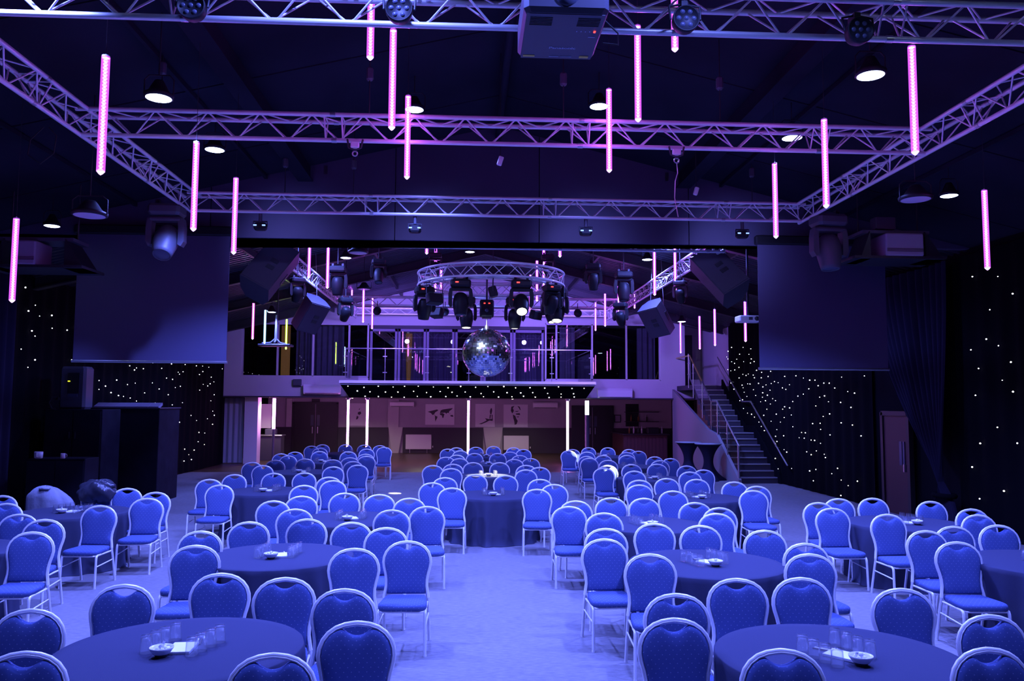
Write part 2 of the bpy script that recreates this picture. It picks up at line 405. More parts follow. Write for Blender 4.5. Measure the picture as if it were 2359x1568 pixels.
TUBES = [(-2.98,6.52,4.12),(-0.75,7.47,4.87),(-0.73,9.1,4.86),(-2.99,8.74,4.14),(-2.98,10.2,4.16),(-5.26,9.48,3.43),(1.65,7.67,5.08),(1.59,8.97,4.95),(3.84,8.34,4.42),(3.88,6.67,4.48),(3.94,10.02,4.44),(6.26,9.3,3.94),(-3.02,17.12,4.72),(-4.07,25.53,5.39),(-4.07,27.89,5.33),(-2.99,22.73,4.56),(-3.04,25.26,4.61),(-5.82,21.89,3.99),(-5.92,23.56,4.0),(-5.9,26.22,4.01),(3.97,16.92,4.63),(5.54,26.53,5.51),(4.03,23.55,4.6),(4.31,27.12,4.8),(6.64,24.85,3.91),(6.77,23.2,3.92),(6.54,21.0,3.86),(6.72,19.15,3.83),(-0.93,7.2,5.43),(1.85,7.0,5.5),(-3.78,16.5,5.28),(-3.39,17.0,4.92),(-0.86,15.9,5.26),(1.81,15.9,5.24),(4.57,17.5,4.82),(4.93,16.4,5.11),(4.61,24.5,4.97),(-0.77,18.0,4.81),(-0.68,19.0,4.64),(1.61,19.0,4.74),(1.68,18.0,4.88),(1.57,20.5,4.64)]
STARS_R = [(27.55,4.31),(26.37,4.23),(25.64,4.13),(27.94,4.2),(26.73,4.02),(25.82,3.96),(28.09,4.01),(27.97,3.93),(27.03,3.87),(25.61,3.8),(27.57,3.81),(26.34,3.75),(25.69,3.67),(25.36,3.7),(27.27,3.74),(26.82,3.58),(28.0,3.55),(27.67,3.5),(27.25,3.51),(25.15,3.41),(24.71,3.33),(23.96,3.33),(26.44,3.33),(25.91,3.32),(26.13,3.28),(25.46,3.27),(26.82,3.22),(25.36,3.18),(24.75,3.16),(24.17,3.18),(22.88,3.14),(22.07,3.13),(21.57,3.05),(21.17,2.98),(20.84,2.97),(19.31,3.0),(18.17,2.99),(17.6,3.04),(17.62,2.78),(27.68,3.07),(25.0,2.99),(25.99,3.0),(25.77,2.99),(26.53,2.97),(24.36,2.93),(23.93,2.96),(23.67,3.01),(23.38,2.97),(22.54,2.89),(20.65,2.82),(20.31,2.88),(20.0,2.87),(19.7,2.74),(21.24,2.75),(24.63,2.87),(26.44,2.88),(23.06,2.81),(22.82,2.76),(27.37,2.85),(25.46,2.8),(24.04,2.76),(26.34,2.73),(24.65,2.69),(25.27,2.61),(24.26,2.61),(26.09,2.59),(24.68,2.55),(21.97,2.56),(21.6,2.61),(20.58,2.52),(20.29,2.55),(19.01,2.64),(18.67,2.6),(17.7,2.51),(26.51,2.48),(26.79,2.45),(23.84,2.5),(23.62,2.44),(24.43,2.44),(24.85,2.41),(24.03,2.34),(22.34,2.41),(20.07,2.4),(19.4,2.38),(20.83,2.29),(18.87,2.26),(26.44,2.19),(24.33,2.18),(22.93,2.26),(23.08,2.19),(22.57,2.23),(25.21,2.11),(26.06,2.04),(25.68,2.01),(25.42,1.92),(24.6,1.99),(23.58,2.04),(22.46,2.03),(22.98,1.95),(20.02,2.09),(20.4,2.02),(25.03,1.77),(24.0,1.82),(23.27,1.81),(21.05,1.82),(20.59,1.84),(19.4,1.88),(18.82,1.84),(22.37,1.7),(24.83,1.64),(24.57,1.52),(23.56,1.58),(20.57,1.68),(21.78,1.56),(21.53,1.56),(20.03,1.56),(18.41,1.6),(23.05,1.42),(21.95,1.41),(21.61,1.41),(21.17,1.38),(20.95,1.38),(20.6,1.32),(23.67,1.38),(23.57,1.23),(23.04,1.02),(22.85,0.96),(21.47,1.05),(21.19,0.99),(20.86,1.11),(20.39,1.05),(20.33,0.97),(23.73,0.72),(23.02,0.69),(23.52,0.43),(22.52,0.52),(21.31,0.55),(20.92,0.62),(19.66,0.75),(19.99,0.59),(19.48,0.48),(18.65,0.53),(21.09,0.31),(19.12,0.38),(19.52,0.1),(14.05,4.66),(13.35,4.55),(12.99,4.2),(13.6,4.0),(13.73,3.49),(13.41,3.35),(14.18,3.33),(13.11,3.05),(13.98,2.98),(13.35,2.75),(13.09,2.55),(14.1,2.5),(13.09,2.55),(13.53,1.94),(14.02,1.64),(13.04,1.69),(14.28,1.2),(13.43,0.86),(14.1,0.65)]
STARS_L = [(21.14,3.33),(22.25,3.28),(22.7,3.24),(22.57,3.18),(23.17,3.24),(23.83,3.44),(24.52,3.31),(25.3,3.48),(26.5,3.52),(27.57,3.53),(28.21,3.55),(28.87,3.54),(30.43,3.55),(25.9,3.25),(26.33,3.28),(26.02,3.19),(28.25,3.36),(27.92,3.25),(29.18,3.2),(24.94,3.03),(25.44,3.01),(29.49,3.04),(29.08,2.96),(28.83,2.88),(28.34,2.92),(27.99,2.72),(25.7,2.76),(26.14,2.81),(24.39,2.69),(23.86,2.86),(22.66,2.82),(22.16,2.77),(21.48,2.87),(20.48,2.83),(19.98,2.98),(19.33,2.83),(20.85,2.7),(20.5,2.61),(21.18,2.54),(21.63,2.47),(21.94,2.45),(22.37,2.41),(22.79,2.33),(23.33,2.56),(24.13,2.28),(25.13,2.53),(29.58,2.58),(29.23,2.36),(25.5,2.22),(26.38,2.29),(25.63,1.97),(29.48,1.99),(29.68,1.84),(27.23,1.87),(27.79,1.69),(28.91,1.73),(26.19,1.67),(25.98,1.64),(29.51,1.52),(25.47,1.38),(28.07,1.28),(28.68,1.24),(25.06,1.23),(25.85,1.23),(25.49,1.09),(25.7,0.99),(28.03,0.97),(28.69,0.84),(26.74,0.79),(27.65,0.71),(27.15,0.59),(25.5,0.67),(25.14,0.64),(25.03,0.54),(26.72,0.41),(27.42,0.41),(24.92,0.26),(25.36,0.23),(25.86,0.22),(16.98,4.65),(17.71,4.78),(18.12,4.84),(17.39,4.33),(17.14,4.18),(17.58,4.12),(18.08,4.19),(18.12,3.91),(18.78,3.93),(19.16,4.04),(17.31,3.78),(17.44,3.68),(16.94,3.37),(17.49,3.18),(17.23,3.01),(19.06,3.26),(19.56,3.24)]
# ================================================================= the setting
mat('stringer_paint', (.28, .26, .28), .7)
XL, XR = -9.3, 9.3
Y0, YH, YF, YB = -6.0, 14.3, 31.0, 38.0
struct('floor', MB().box(((XL + XR) / 2, (Y0 + 27.4) / 2, -0.1), (XR - XL + .6, 27.4 - Y0, .2)), 'carpet', 'grey carpet under blue stage light')
struct('floor_back', MB().box((0.3, (27.4 + YB + .2) / 2, -0.1), (19.8, YB + .2 - 27.4, .2)), 'wood_floor', 'dark wooden floor of the lounge under the balcony')
struct('wall_left', MB().box((XL - .12, (Y0 + YB) / 2, 2.8), (.24, YB - Y0, 5.6)), 'wall_dark')
struct('wall_right', MB().box((XR + .12, (Y0 + 28.1) / 2, 2.8), (.24, 28.1 - Y0, 5.6)), 'wall_dark')
struct('wall_rear', MB().box((0, Y0 - .1, 3.8), (19, .2, 7.6)), 'wall_dark')

def slope(mb, xa, xb, ya, yb, th=.12):
    za, zb = roof(xa), roof(xb)
    vs = [(xa, ya, za), (xb, ya, zb), (xb, yb, zb), (xa, yb, za)]
    vs += [(x, y, z + th) for x, y, z in vs]
    mb.add(vs, [(0, 3, 2, 1), (4, 5, 6, 7), (0, 1, 5, 4), (1, 2, 6, 5), (2, 3, 7, 6), (3, 0, 4, 7)])
for nm, xa, xb in (('ceiling_left', XL - .3, 0.5), ('ceiling_right', 0.5, XR + .3)):
    mb = MB(); slope(mb, xa, xb, Y0, YH)
    c = struct(nm, mb, 'ceiling_paint', 'dark sloping panelled ceiling of the front hall')
    y = -4.0
    while y < YH:                                     # panel joint battens across the slope
        b = MB(); za, zb = roof(xa), roof(xb)
        b.add([(xa, y - .02, za - .015), (xb, y - .02, zb - .015), (xb, y + .02, zb - .015), (xa, y + .02, za - .015),
               (xa, y - .02, za), (xb, y - .02, zb), (xb, y + .02, zb), (xa, y + .02, za)],
              [(0, 3, 2, 1), (4, 5, 6, 7), (0, 1, 5, 4), (1, 2, 6, 5), (2, 3, 7, 6), (3, 0, 4, 7)])
        b.build('batten', 'ceiling_paint', c); y += 2.4
    # corrugated deck of the rear hall
    mb = MB(); prof = []; y = YH
    while y < YF:
        prof += [(y, 0), (y + .07, 0), (y + .10, -.045), (y + .17, -.045)]; y += .2
    vs = []
    for (yy, dz) in prof: vs += [(xa, yy, roof(xa) + dz), (xb, yy, roof(xb) + dz)]
    mb.add(vs, [(2 * i, 2 * i + 1, 2 * i + 3, 2 * i + 2) for i in range(len(prof) - 1)])
    c2 = struct(nm + '_deck', mb, 'deck_metal', 'corrugated metal roof deck of the rear hall')
for x, nm in ((-2.95, 'trim_1'), (3.9, 'trim_2')):        # long boxed purlins of the front hall
    z = roof(x)
    b = MB().box((x, (Y0 + YH) / 2, z - .12), (.16, YH - Y0, .26)).box((x, (Y0 + YH) / 2, z - .26), (.26, YH - Y0, .02))
    struct(nm, b, 'ceiling_paint', 'long dark roof beam running down the hall')
for i, x in enumerate((-5.9, -3.65, 4.6, 6.9)):           # conduits
    struct('trim_%d' % (3 + i), MB().box((x, (Y0 + YH) / 2, roof(x) - .04), (.05, YH - Y0, .06)), 'ceiling_paint', 'thin conduit fixed along the ceiling')
struct('trim_7', MB().cyl((0.5, Y0, 7.15), (0.5, YH, 7.15), .06, 10), 'ceiling_paint', 'pipe running under the roof ridge')
n = 8
for i, y in enumerate((17.5, 21.3, 25.1, 28.9)):           # steel portal rafters of the rear hall
    b = MB()
    for xa, xb in ((XL, 0.5), (0.5, XR)):
        za, zb = roof(xa) - .05, roof(xb) - .05
        for dz0, dz1, hw in ((-.30, -.27, .09), (-.30, 0, .012), (-.03, 0, .09)):
            vs = [(x_, y + s_ * hw, z_ + d_) for (x_, z_) in ((xa, za), (xb, zb)) for s_ in (-1, 1) for d_ in (dz0, dz1)]
            b.add(vs, [(0, 1, 3, 2), (4, 6, 7, 5), (0, 4, 5, 1), (2, 3, 7, 6), (0, 2, 6, 4), (1, 5, 7, 3)])
    struct('trim_%d' % n, b, 'dark_steel', 'dark steel roof rafter of the rear hall'); n += 1
for x in (-5.2, -2.6, 3.6, 6.2):
    struct('trim_%d' % n, MB().box((x, (YH + YF) / 2, roof(x) - .13), (.07, YF - YH, .16)), 'dark_steel', 'steel purlin under the corrugated roof'); n += 1

# header wall across the hall, hanging from the roof; four plywood panels with joints
HB = 5.22
hdr = MB()
def hpoly(xa, xb): 
    pts = [(xa, HB), (xb, HB), (xb, roof(xb))]
    if xa < 0.5 < xb: pts.append((0.5, roof(0.5)))
    pts.append((xa, roof(xa))); return pts
hdr.prism(hpoly(XL, XR), YH + .06, YH + .14, 'y')
h = struct('wall_header', hdr, 'header_paint', 'dark header wall hanging across the hall')
xs = [XL, -4.6, -1.35, 1.25, 4.0, XR]
for a, b in zip(xs[:-1], xs[1:]):
    MB().prism(hpoly(a + .008, b - .008), YH, YH + .07, 'y').build('panel', 'header_paint', h)

# ---- rear facade with windows, balcony doors
fc = MB()
def slab(xa, xb, za, zb, ya=YF, yb=YF + .25): fc.box(((xa + xb) / 2, (ya + yb) / 2, (za + zb) / 2), (xb - xa, yb - ya, zb - za))
slab(XL, -3.85, 2.55, 3.28); slab(-3.85, 2.95, 2.55, 3.05); slab(2.95, 8.45, 2.55, 3.22)
slab(8.45, 8.9, 2.52, 3.03)
slab(XL, -8.65, 3.28, 5.36); slab(7.5, 8.45, 3.22, 5.45)
gp = [(XL, 5.36), (-3.85, 5.36), (-3.85, 5.30), (2.95, 5.30), (2.95, 5.45), (8.45, 5.45), (8.45, roof(8.45)), (0.5, roof(.5)), (XL, roof(XL) if roof(XL) > 5.36 else 5.37)]
fc.prism(gp, YF, YF + .25, 'y')
struct('wall_facade', fc, 'white_paint', 'pale upper gable wall with windows above the lounge')
struct('trim_%d' % n, MB().box((-0.2, YF - .02, 2.53), (18.2, .34, .05)), 'wainscot', 'dark edge strip under the gable wall'); n += 1

def window(name, xs, z0, z1, label):
    root = thing(name, label, None, (0, YF + .1, 0)); root['kind'] = 'structure'
    for i, x in enumerate(xs):
        MB().box((x, 0, (z0 + z1) / 2), (.065, .1, z1 - z0)).build('mullion', 'white_paint', root)
    for z in (z0, z1):
        MB().box(((xs[0] + xs[-1]) / 2, 0, z), (xs[-1] - xs[0], .1, .07)).build('rail', 'white_paint', root)
    for a, b in zip(xs[:-1], xs[1:]):
        ang = random.uniform(-.004, .004)
        MB().box(((a + b) / 2, 0, (z0 + z1) / 2), (b - a - .09, .012, z1 - z0 - .07)).build('pane', 'window_glass', root, rot=Quaternion((0, 0, 1), ang) if False else None)
    return root
window('window_1', [-8.62, -7.30, -5.96, -4.60, -3.88], 3.31, 5.33, 'long glazed window left of the balcony')
window('window_2', [2.98, 3.40, 4.80, 6.15, 7.47], 3.25, 5.42, 'long glazed window right of the balcony')
dr = thing('door_1', 'purple-lit folding glass doors onto the balcony', None, (0, YF + .12, 0)); dr['kind'] = 'structure'
xs = [-3.82, -2.75, -1.65, -0.55, 0.55, 1.70, 2.92]
MB().box((-.45, 0, 5.24), (6.8, .14, .12)).build('head_frame', 'wainscot', dr)
for a, b in zip(xs[:-1], xs[1:]):
    leaf = MB()
    for xx in (a + .06, b - .06): leaf.box((xx, 0, 4.12), (.09, .06, 2.1))
    for zz in (3.12, 5.12): leaf.box(((a + b) / 2, 0, zz), (b - a - .04, .06, .1))
    lf = leaf.build('door_leaf', 'curtain_purple', dr)
    MB().box(((a + b) / 2, 0, 4.12), (b - a - .2, .01, 1.9)).build('pane', 'window_glass', lf)
# the room behind the glass
ur = MB().box((-.4, 35.0, 4.2), (18, .1, 2.9)); struct('wall_upper_room', ur, 'wall_dark')
struct('floor_upper', MB().box((0.0, 34.65, 2.79), (18.9, 6.7, .44)), 'wainscot', 'upper storey floor slab')
struct('ceiling_lounge', MB().box((0.25, 34.6, 2.545), (19.3, 6.9, .05)), 'lounge_paint', 'low ceiling of the lounge under the balcony')
def drape(mb, xa, xb, z0, z1, y, amp=.06, wl=.22, axis='x', nz=1, ph=0.0):
    L = xb - xa; nu = max(8, int(L / wl * 8))
    def fn(u, v):
        t = xa + L * u; d = amp * sin(2 * pi * L * u / wl + ph) + amp * .4 * sin(2 * pi * L * u / wl * .37 + 1.3 + ph)
        z = z0 + (z1 - z0) * v
        return (t, y + d, z) if axis == 'x' else (y + d, t, z)
    mb.grid(fn, nu, nz)
    return mb
for x0, x1, m_, lb in ((-6.75, -4.9, 'curtain_grey', 'grey curtain behind the left window'), (-2.75, -.6, 'curtain_purple', 'purple curtain behind the left balcony doors'),
                       (0.5, 2.85, 'curtain_purple', 'purple curtain behind the right balcony doors'), (6.7, 7.45, 'curtain_grey', 'narrow grey curtain behind the right window'),
                       (3.6, 4.2, 'curtain_grey', 'slim curtain behind the first pane right of the doors')):
    tag(drape(MB(), x0, x1, 3.05, 5.35, YF + .75).build('curtain', m_), lb, 'curtain', 'curtains of the upper room')
tag(MB().bbox((-7.12, YF + .6, 4.2), (.34, .05, 2.2), .01).build('amber_wall_glow', 'amber_glow'), 'amber glowing strip imitating the lit wall behind the left window', 'panel')  # material glow stands in for the lamplit gap in the room
al = thing('column_lamp', 'amber column lamp behind the balcony doors', 'lamp', (-2.35, YF + .55, 3.03))
MB().lathe([(.14, 0), (.14, .04), (.03, .06)], 16).build('base', 'dark_steel', al)
MB().lathe([(.06, .06), (.085, .3), (.13, 1.9), (.13, 2.0)], 16).build('shade', 'amber_glow', al)

# ---- balcony
bal = thing('balcony', 'balcony with starlit black front and glass railing', 'balcony', (0, 0, 0), kind='structure')
MB().box((0, 29.3, 2.99), (8.7, 3.5, .13)).build('deck', 'white_paint', bal)
MB().box((0, 27.5, 3.03), (8.75, .06, .09)).build('deck_edge', 'alu', bal)
fs_ = MB()
fs_.add([(-4.36, 27.55, 2.94), (4.36, 27.55, 2.94), (4.12, 28.1, 2.50), (-4.12, 28.1, 2.50), (-4.36, 31, 2.94), (4.36, 31, 2.94), (4.12, 31, 2.50), (-4.12, 31, 2.50)],
        [(0, 1, 2, 3), (4, 7, 6, 5), (0, 3, 7, 4), (1, 5, 6, 2), (3, 2, 6, 7)])
fas = fs_.build('fascia', 'drape_black', bal)
star_me = shared('star', 'star_white', lambda b: b.lathe([(0, -.02), (.017, -.01), (.02, 0), (.017, .01), (0, .02)], 8))
star_me2 = shared('star', 'star_warm', lambda b: b.lathe([(0, -.02), (.017, -.01), (.02, 0), (.017, .01), (0, .02)], 8))
for i in range(52):
    row = i % 3; x = -4.15 + 8.3 * (i + random.uniform(.1, .9)) / 52; v = (.16, .58, .9)[row] + random.uniform(-.09, .07)
    link('star_light', random.choice((star_me, star_me2)), fas, (x * (1 - .05 * v), 27.54 + .55 * v, 2.94 - .44 * v), scale=(random.uniform(.7, 1.15),) * 3)
rail = thing('glass_railing', 'steel and glass railing along the balcony edge', 'railing', (0, 27.62, 3.05))
xs = [-4.2, -2.86, -1.43, 0, 1.43, 2.86, 4.22]
MB().cyl((-4.22, 0, 1.12), (4.24, 0, 1.12), .018, 10).build('handrail', 'steel', rail)
for x in xs: MB().cyl((x, 0, 0), (x, 0, 1.11), .014, 8).box((x, -.03, .3), (.14, .03, .03)).box((x, -.03, .85), (.14, .03, .03)).build('post', 'steel', rail)
for a, b in zip(xs[:-1], xs[1:]):
    MB().box(((a + b) / 2, 0, .57), (b - a - .08, .012, .92)).build('pane', 'rail_glass', rail)
for s_, x in ((-1, -4.2), (1, 4.22)):
    MB().cyl((x, 0, 1.12), (x, 3.3, 1.12), .016, 8).build('handrail', 'steel', rail)
    MB().box((x, 1.7, .57), (.012, 3.1, .92)).build('pane', 'rail_glass', rail)
for x in (-4.53, -3.81, 0.0, 3.79):                       # lit posts under the balcony
    p = thing('lit_post', {-4.53: 'pink lit post, leftmost under the balcony', -3.81: 'pink lit post, second from left under the balcony',
                           0.0: 'pink lit post in the middle under the balcony', 3.79: 'pink lit post, rightmost under the balcony'}[x], 'post', (x, 30.7, 0), group='lit posts under the balcony')
    MB().cyl((0, 0, 0.02), (0, 0, 1.24), .042, 12).cyl((0, 0, 1.25), (0, 0, 2.42), .042, 12).build('light_tube', 'pole_led', p)
    MB().lathe([(.11, 0), (.11, .02), (.06, .03)], 16).build('foot', 'steel', p)
    MB().lathe([(.06, 2.42), (.1, 2.46), (.1, 2.5)], 16).build('top_plate', 'steel', p)
p = thing('lit_post', 'steel column with white light at its top by the right doors', 'post', (4.54, 30.7, 0), group=None)
MB().cyl((0, 0, 0), (0, 0, 1.9), .085, 16).build('shaft', 'grey_fixture', p)
MB().cyl((0, 0, 1.9), (0, 0, 2.44), .075, 16).build('light_tube', 'pole_white', p)
p = thing('lit_post', 'pink light tube by the lounge window at far left', 'post', (-7.5, 31.6, 0))
MB().cyl((0, 0, 1.3), (0, 0, 2.47), .06, 12).build('light_tube', 'pole_led', p)
MB().cyl((0, 0, 0), (0, 0, 1.3), .05, 12).build('shaft', 'grey_fixture', p)

# ---- lounge under the balcony
wf = struct('wall_far', MB().box((.3, YB + .1, 1.3), (19.4, .2, 2.6)), 'lounge_paint', 'far wall of the lounge')
struct('wall_lounge_right', MB().box((9.9, 34.6, 1.3), (.2, 7, 2.6)), 'lounge_paint')
for i, (a, b) in enumerate(((-9.2, -8.15), (-6.05, -3.72), (-3.05, 0.70), (1.62, 4.88), (6.86, 9.7))):
    pn = MB().box(((a + b) / 2, YB - .03, .585), (b - a, .06, 1.17)).build('wainscot', 'wainscot', wf)
    MB().box(((a + b) / 2, YB - .045, 1.16), (b - a, .09, .05)).build('cap', 'wainscot', wf)
for x0, x1 in ((-3.72, -3.05), (.70, 1.62)):
    MB().prism([(x0, 1.2), (x1, 1.2), (x1 - .18, 0), (x0 + .18, 0)], YB - .12, YB, 'y').build('pier', 'white_paint', wf)
MB().box((-3.5, YB - .06, 1.85), (.5, .12, 1.3)).build('pier', 'white_paint', wf)
MB().box((-8.3, YB - .06, 1.85), (.25, .12, 1.3)).build('pier', 'white_paint', wf)
def double_door(name, xc, wd, hh, label):
    r = thing(name, label, None, (xc, YB - .06, 0)); r['kind'] = 'structure'
    MB().box((-wd / 2, 0, hh / 2), (.09, .14, hh)).box((wd / 2, 0, hh / 2), (.09, .14, hh)).box((0, 0, hh), (wd + .09, .14, .09)).build('frame', 'door_dark', r)
    for s_ in (-1, 1):
        lf = MB().box((s_ * wd / 4, 0, hh / 2), (wd / 2 - .06, .06, hh - .06)).build('door_leaf', 'door_dark', r)
        MB().box((s_ * .12, -.04, 1.05), (.03, .05, .3)).build('handle', 'steel', lf)
        MB().box((s_ * .14, -.035, 1.5), (.14, .01, .5)).build('pane', 'lens_off', lf)
    return r
double_door('door_2', -7.1, 2.0, 2.3, 'dark double doors in the lounge, left')
double_door('door_3', 5.87, 1.9, 2.2, 'dark double doors in the lounge, right')
tag(MB().bbox((-7.1, YB - .05, 2.42), (.36, .06, .14), .01).build('sign_box', 'door_dark'), 'small dark sign box above the left lounge doors', 'sign')
# pictures
def picture(name, xa, xb, za, zb, label, strokes):
    r = thing(name, label, 'picture', ((xa + xb) / 2, YB - .03, (za + zb) / 2), group='canvas prints on the lounge wall')
    W_, H_ = xb - xa, zb - za
    MB().bbox((0, 0, 0), (W_, .05, H_), .008).build('canvas', 'white_cloth', r)
    for k, poly in enumerate(strokes):
        MB().prism([(u * W_, v * H_) for u, v in poly], -.029, -.026, 'y').build('ink_shape', 'ink', r)
wm = [[(-.42, .13), (-.30, .17), (-.10, .24), (-.05, .20), (-.16, .10), (-.20, .0), (-.25, -.03), (-.30, .06), (-.36, .10)],
      [(-.20, -.03), (-.15, -.06), (-.17, -.02)], [(-.17, -.06), (-.08, -.10), (-.09, -.17), (-.13, -.28), (-.145, -.36), (-.16, -.25)],
      [(.0, .06), (.03, .20), (.10, .24), (.24, .27), (.44, .31), (.40, .24), (.32, .16), (.30, .06), (.26, .09), (.22, .03), (.18, .09), (.12, .08), (.06, .08)],
      [(.0, .05), (.08, .07), (.16, .02), (.14, -.06), (.12, -.16), (.09, -.17), (.07, -.05), (.0, -.01)],
      [(.36, -.03), (.43, -.02), (.47, -.09), (.42, -.11), (.36, -.08)], [(.33, .06), (.36, .04), (.34, .02)]]
picture('world_map_print', -2.02, -.65, 1.31, 2.28, 'white canvas print of a dark world map', wm)
fig = [[(.28, .30), (.34, .32), (.36, .20), (.32, .05), (.26, .05), (.24, .18)], [(.24, .03), (.30, .03), (.27, -.14), (.22, -.14)], [(.33, .04), (.38, .02), (.38, -.16), (.34, -.14)],
       [(.0, -.12), (.20, -.16), (.40, -.14), (.38, -.24), (.22, -.22), (.05, -.30), (-.18, -.38), (-.32, -.37), (-.14, -.32), (.08, -.22)]]
picture('figure_drawing_print', .32, 1.25, 1.22, 2.30, 'white canvas print of a slanting dark brush figure', fig)
fac = [[(-.18, .40), (-.05, .44), (-.12, .34), (-.08, .22), (-.14, .10), (-.20, .22)], [(.06, .44), (.16, .40), (.20, .26), (.17, .26), (.12, .36)],
       [(-.06, .20), (.14, .22), (.05, .17)], [(.0, .10), (.16, .12), (.18, .04), (.02, .05)], [(-.12, .06), (-.02, .0), (.02, -.12), (.08, -.22), (.04, -.36), (-.04, -.40), (-.06, -.24), (-.10, -.10)],
       [(.02, -.04), (.14, -.02), (.10, -.07)]]
picture('abstract_ink_print', 1.65, 2.81, 1.21, 2.28, 'white canvas print of dark vertical ink strokes', fac)
picture('pale_flower_print', -5.55, -4.75, 1.25, 2.3, 'pale canvas print with a small grey motif behind lit posts', [[(.0, .1), (.15, .14), (.2, .05), (.1, -.02), (0, .02)], [(-.05, -.05), (.05, -.1), (.0, -.2), (-.1, -.22)], [(.05, .22), (.12, .3), (.1, .2)]])
for x0, x1, z0, z1, lb in ((-2.91, -1.71, .18, .86, 'white panel radiator under the world map print'), (1.66, 2.85, .15, .82, 'white panel radiator under the ink stroke print')):
    r = thing('radiator', lb, 'radiator', ((x0 + x1) / 2, YB - .12, z0), group='lounge radiators')
    MB().bbox((0, 0, (z1 - z0) / 2), (x1 - x0, .08, z1 - z0), .015).build('panel', 'white_plastic', r)
    for s_ in (-1, 1): MB().cyl((s_ * .4, 0, 0), (s_ * .4, 0, -z0), .012, 6).build('pipe', 'steel', r)
    MB().cyl((.66, -.02, .08), (.66, -.02, .16), .025, 8).build('valve', 'white_plastic', r)
def aircon(x0, x1, z0, z1, y, lb):
    r = thing('air_conditioner', lb, 'air conditioner', ((x0 + x1) / 2, y, z0), group='white wall air conditioners')
    W_, H_ = x1 - x0, z1 - z0
    MB().prism([(-.13, 0.05), (-.07, 0), (.12, 0), (.12, H_), (-.10, H_), (-.14, H_ * .8)], -W_ / 2, W_ / 2, 'x').build('casing', 'white_plastic', r)
    MB().box((0, -.105, .02), (W_ * .9, .02, .02), Matrix.Rotation(.5, 3, 'X')).build('louvre', 'grey_fixture', r)
aircon(-6.23, -4.85, 2.64, 3.0, YF - .13, 'white air conditioner on the gable wall left of the balcony')
aircon(4.97, 6.31, 2.55, 2.92, YF - .13, 'white air conditioner on the gable wall right of the balcony')
aircon(-3.64, -2.53, 2.14, 2.38, YB - .25, 'white air conditioner in the lounge left of the world map print')
aircon(3.03, 4.19, 2.11, 2.39, YB - .14, 'white air conditioner in the lounge right of the ink stroke print')
r = thing('floodlight', 'small dark floodlight on the gable wall beside the air conditioner', 'floodlight', (-6.5, YF - .05, 2.95))
MB().box((0, 0, -.02), (.3, .08, .03)).build('bracket', 'dark_steel', r); MB().bbox((0, -.04, .13), (.32, .1, .24), .02).build('body', 'grey_fixture', r)
for x, y, lb in ((-1.75, 31.6, 'small bright downlight under the balcony left of centre'), (-7.75, 31.9, 'small downlight under the gable wall at far left'), (1.9, 34.8, 'small added downlight deep in the lounge right of centre'), (-5.0, 35.0, 'small added downlight deep in the lounge at left')):  # the deep ones are added to light the lounge wall
    dl_ = thing('downlight', lb, 'light', (x, y, 2.52), group='lounge downlights')
    MB().lathe([(.05, 0), (.07, -.005), (.075, 0), (.07, .004)], 16).build('rim', 'steel', dl_)
    MB().lathe([(0, -.012), (.04, -.008), (.05, 0)], 14).build('lens', 'beam_lens', dl_)
    spot(dl_, (x, y, 2.49), 110, (1.0, .86, .72), 150, .5, .04)
# folding partition and pier at the left
fp = thing('folding_partition', 'grey pleated folding partition standing open at left', 'partition', (-8.95, 31.35, 0))
for i in range(8):
    x = -.42 + i * .105; s_ = 1 if i % 2 else -1
    MB().box((x, 0, 1.25), (.115, .014, 2.46), Matrix.Rotation(s_ * .55, 3, 'Z')).build('leaf', 'curtain_grey', fp)
struct('wall_pier', MB().box((-8.25, 31.4, 1.25), (.5, .5, 2.5)), 'white_paint', 'pale pier beside the folding partition')
# side counter and lit window of the lounge at left
sc_ = thing('side_counter', 'dark side counter in the lounge behind the partition', 'counter', (-8.0, 33.2, 0))
MB().bbox((0, 0, .48), (1.0, .6, .96), .01).build('body', 'wainscot', sc_); MB().bbox((0, -.02, .99), (1.1, .7, .05), .01).build('top', 'steel', sc_)
tag(MB().bbox((-7.95, 33.1, 1.13), (.42, .36, .24), .02).build('coffee_machine', 'grey_fixture'), 'grey machine on the dark side counter', 'machine')
nb = thing('notice_board', 'pale notice board behind the pink light tube at left', 'board', (-8.42, 34.0, 0))
MB().bbox((0, 0, 1.75), (.5, .04, 1.0), .01).build('panel', 'white_plastic', nb)
for s_ in (-1, 1): MB().cyl((s_ * .2, 0, 0), (s_ * .2, 0, 1.3), .015, 6).build('leg', 'steel', nb)
# bar at right
bar = thing('bar', 'dark red panelled bar counter in the lounge at right', 'bar', (7.6, 34.6, 0))
MB().box((.0, 0, .5), (1.9, .5, 1.0)).box((-.72, 1.2, .5), (.46, 2.4, 1.0)).build('body', 'bar_wood', bar)
MB().bbox((.02, -.02, 1.03), (2.05, .66, .06), .01).build('counter_top', 'wainscot', bar)
MB().bbox((-.72, 1.2, 1.03), (.62, 2.5, .06), .01).build('counter_top', 'wainscot', bar)
for i in range(12): MB().box((-.86 + i * .155, -.262, .5), (.12, .02, .86)).build('panel', 'bar_wood', bar)
struct('wall_bar', MB().box((9.2, 34.2, 1.25), (.9, .3, 2.5)), 'wall_dark')
bs = MB().box((8.2, YB - .15, 1.5), (1.6, .28, .03)).box((8.2, YB - .15, 1.95), (1.6, .28, .03)).build('wall_shelf', 'wainscot')
tag(bs, 'two-tier dark back shelf behind the bar', 'shelf')
bprof = [(0, 0), (.036, .002), (.038, .17), (.032, .2), (.013, .23), (.012, .29), (.015, .30), (0, .30)]
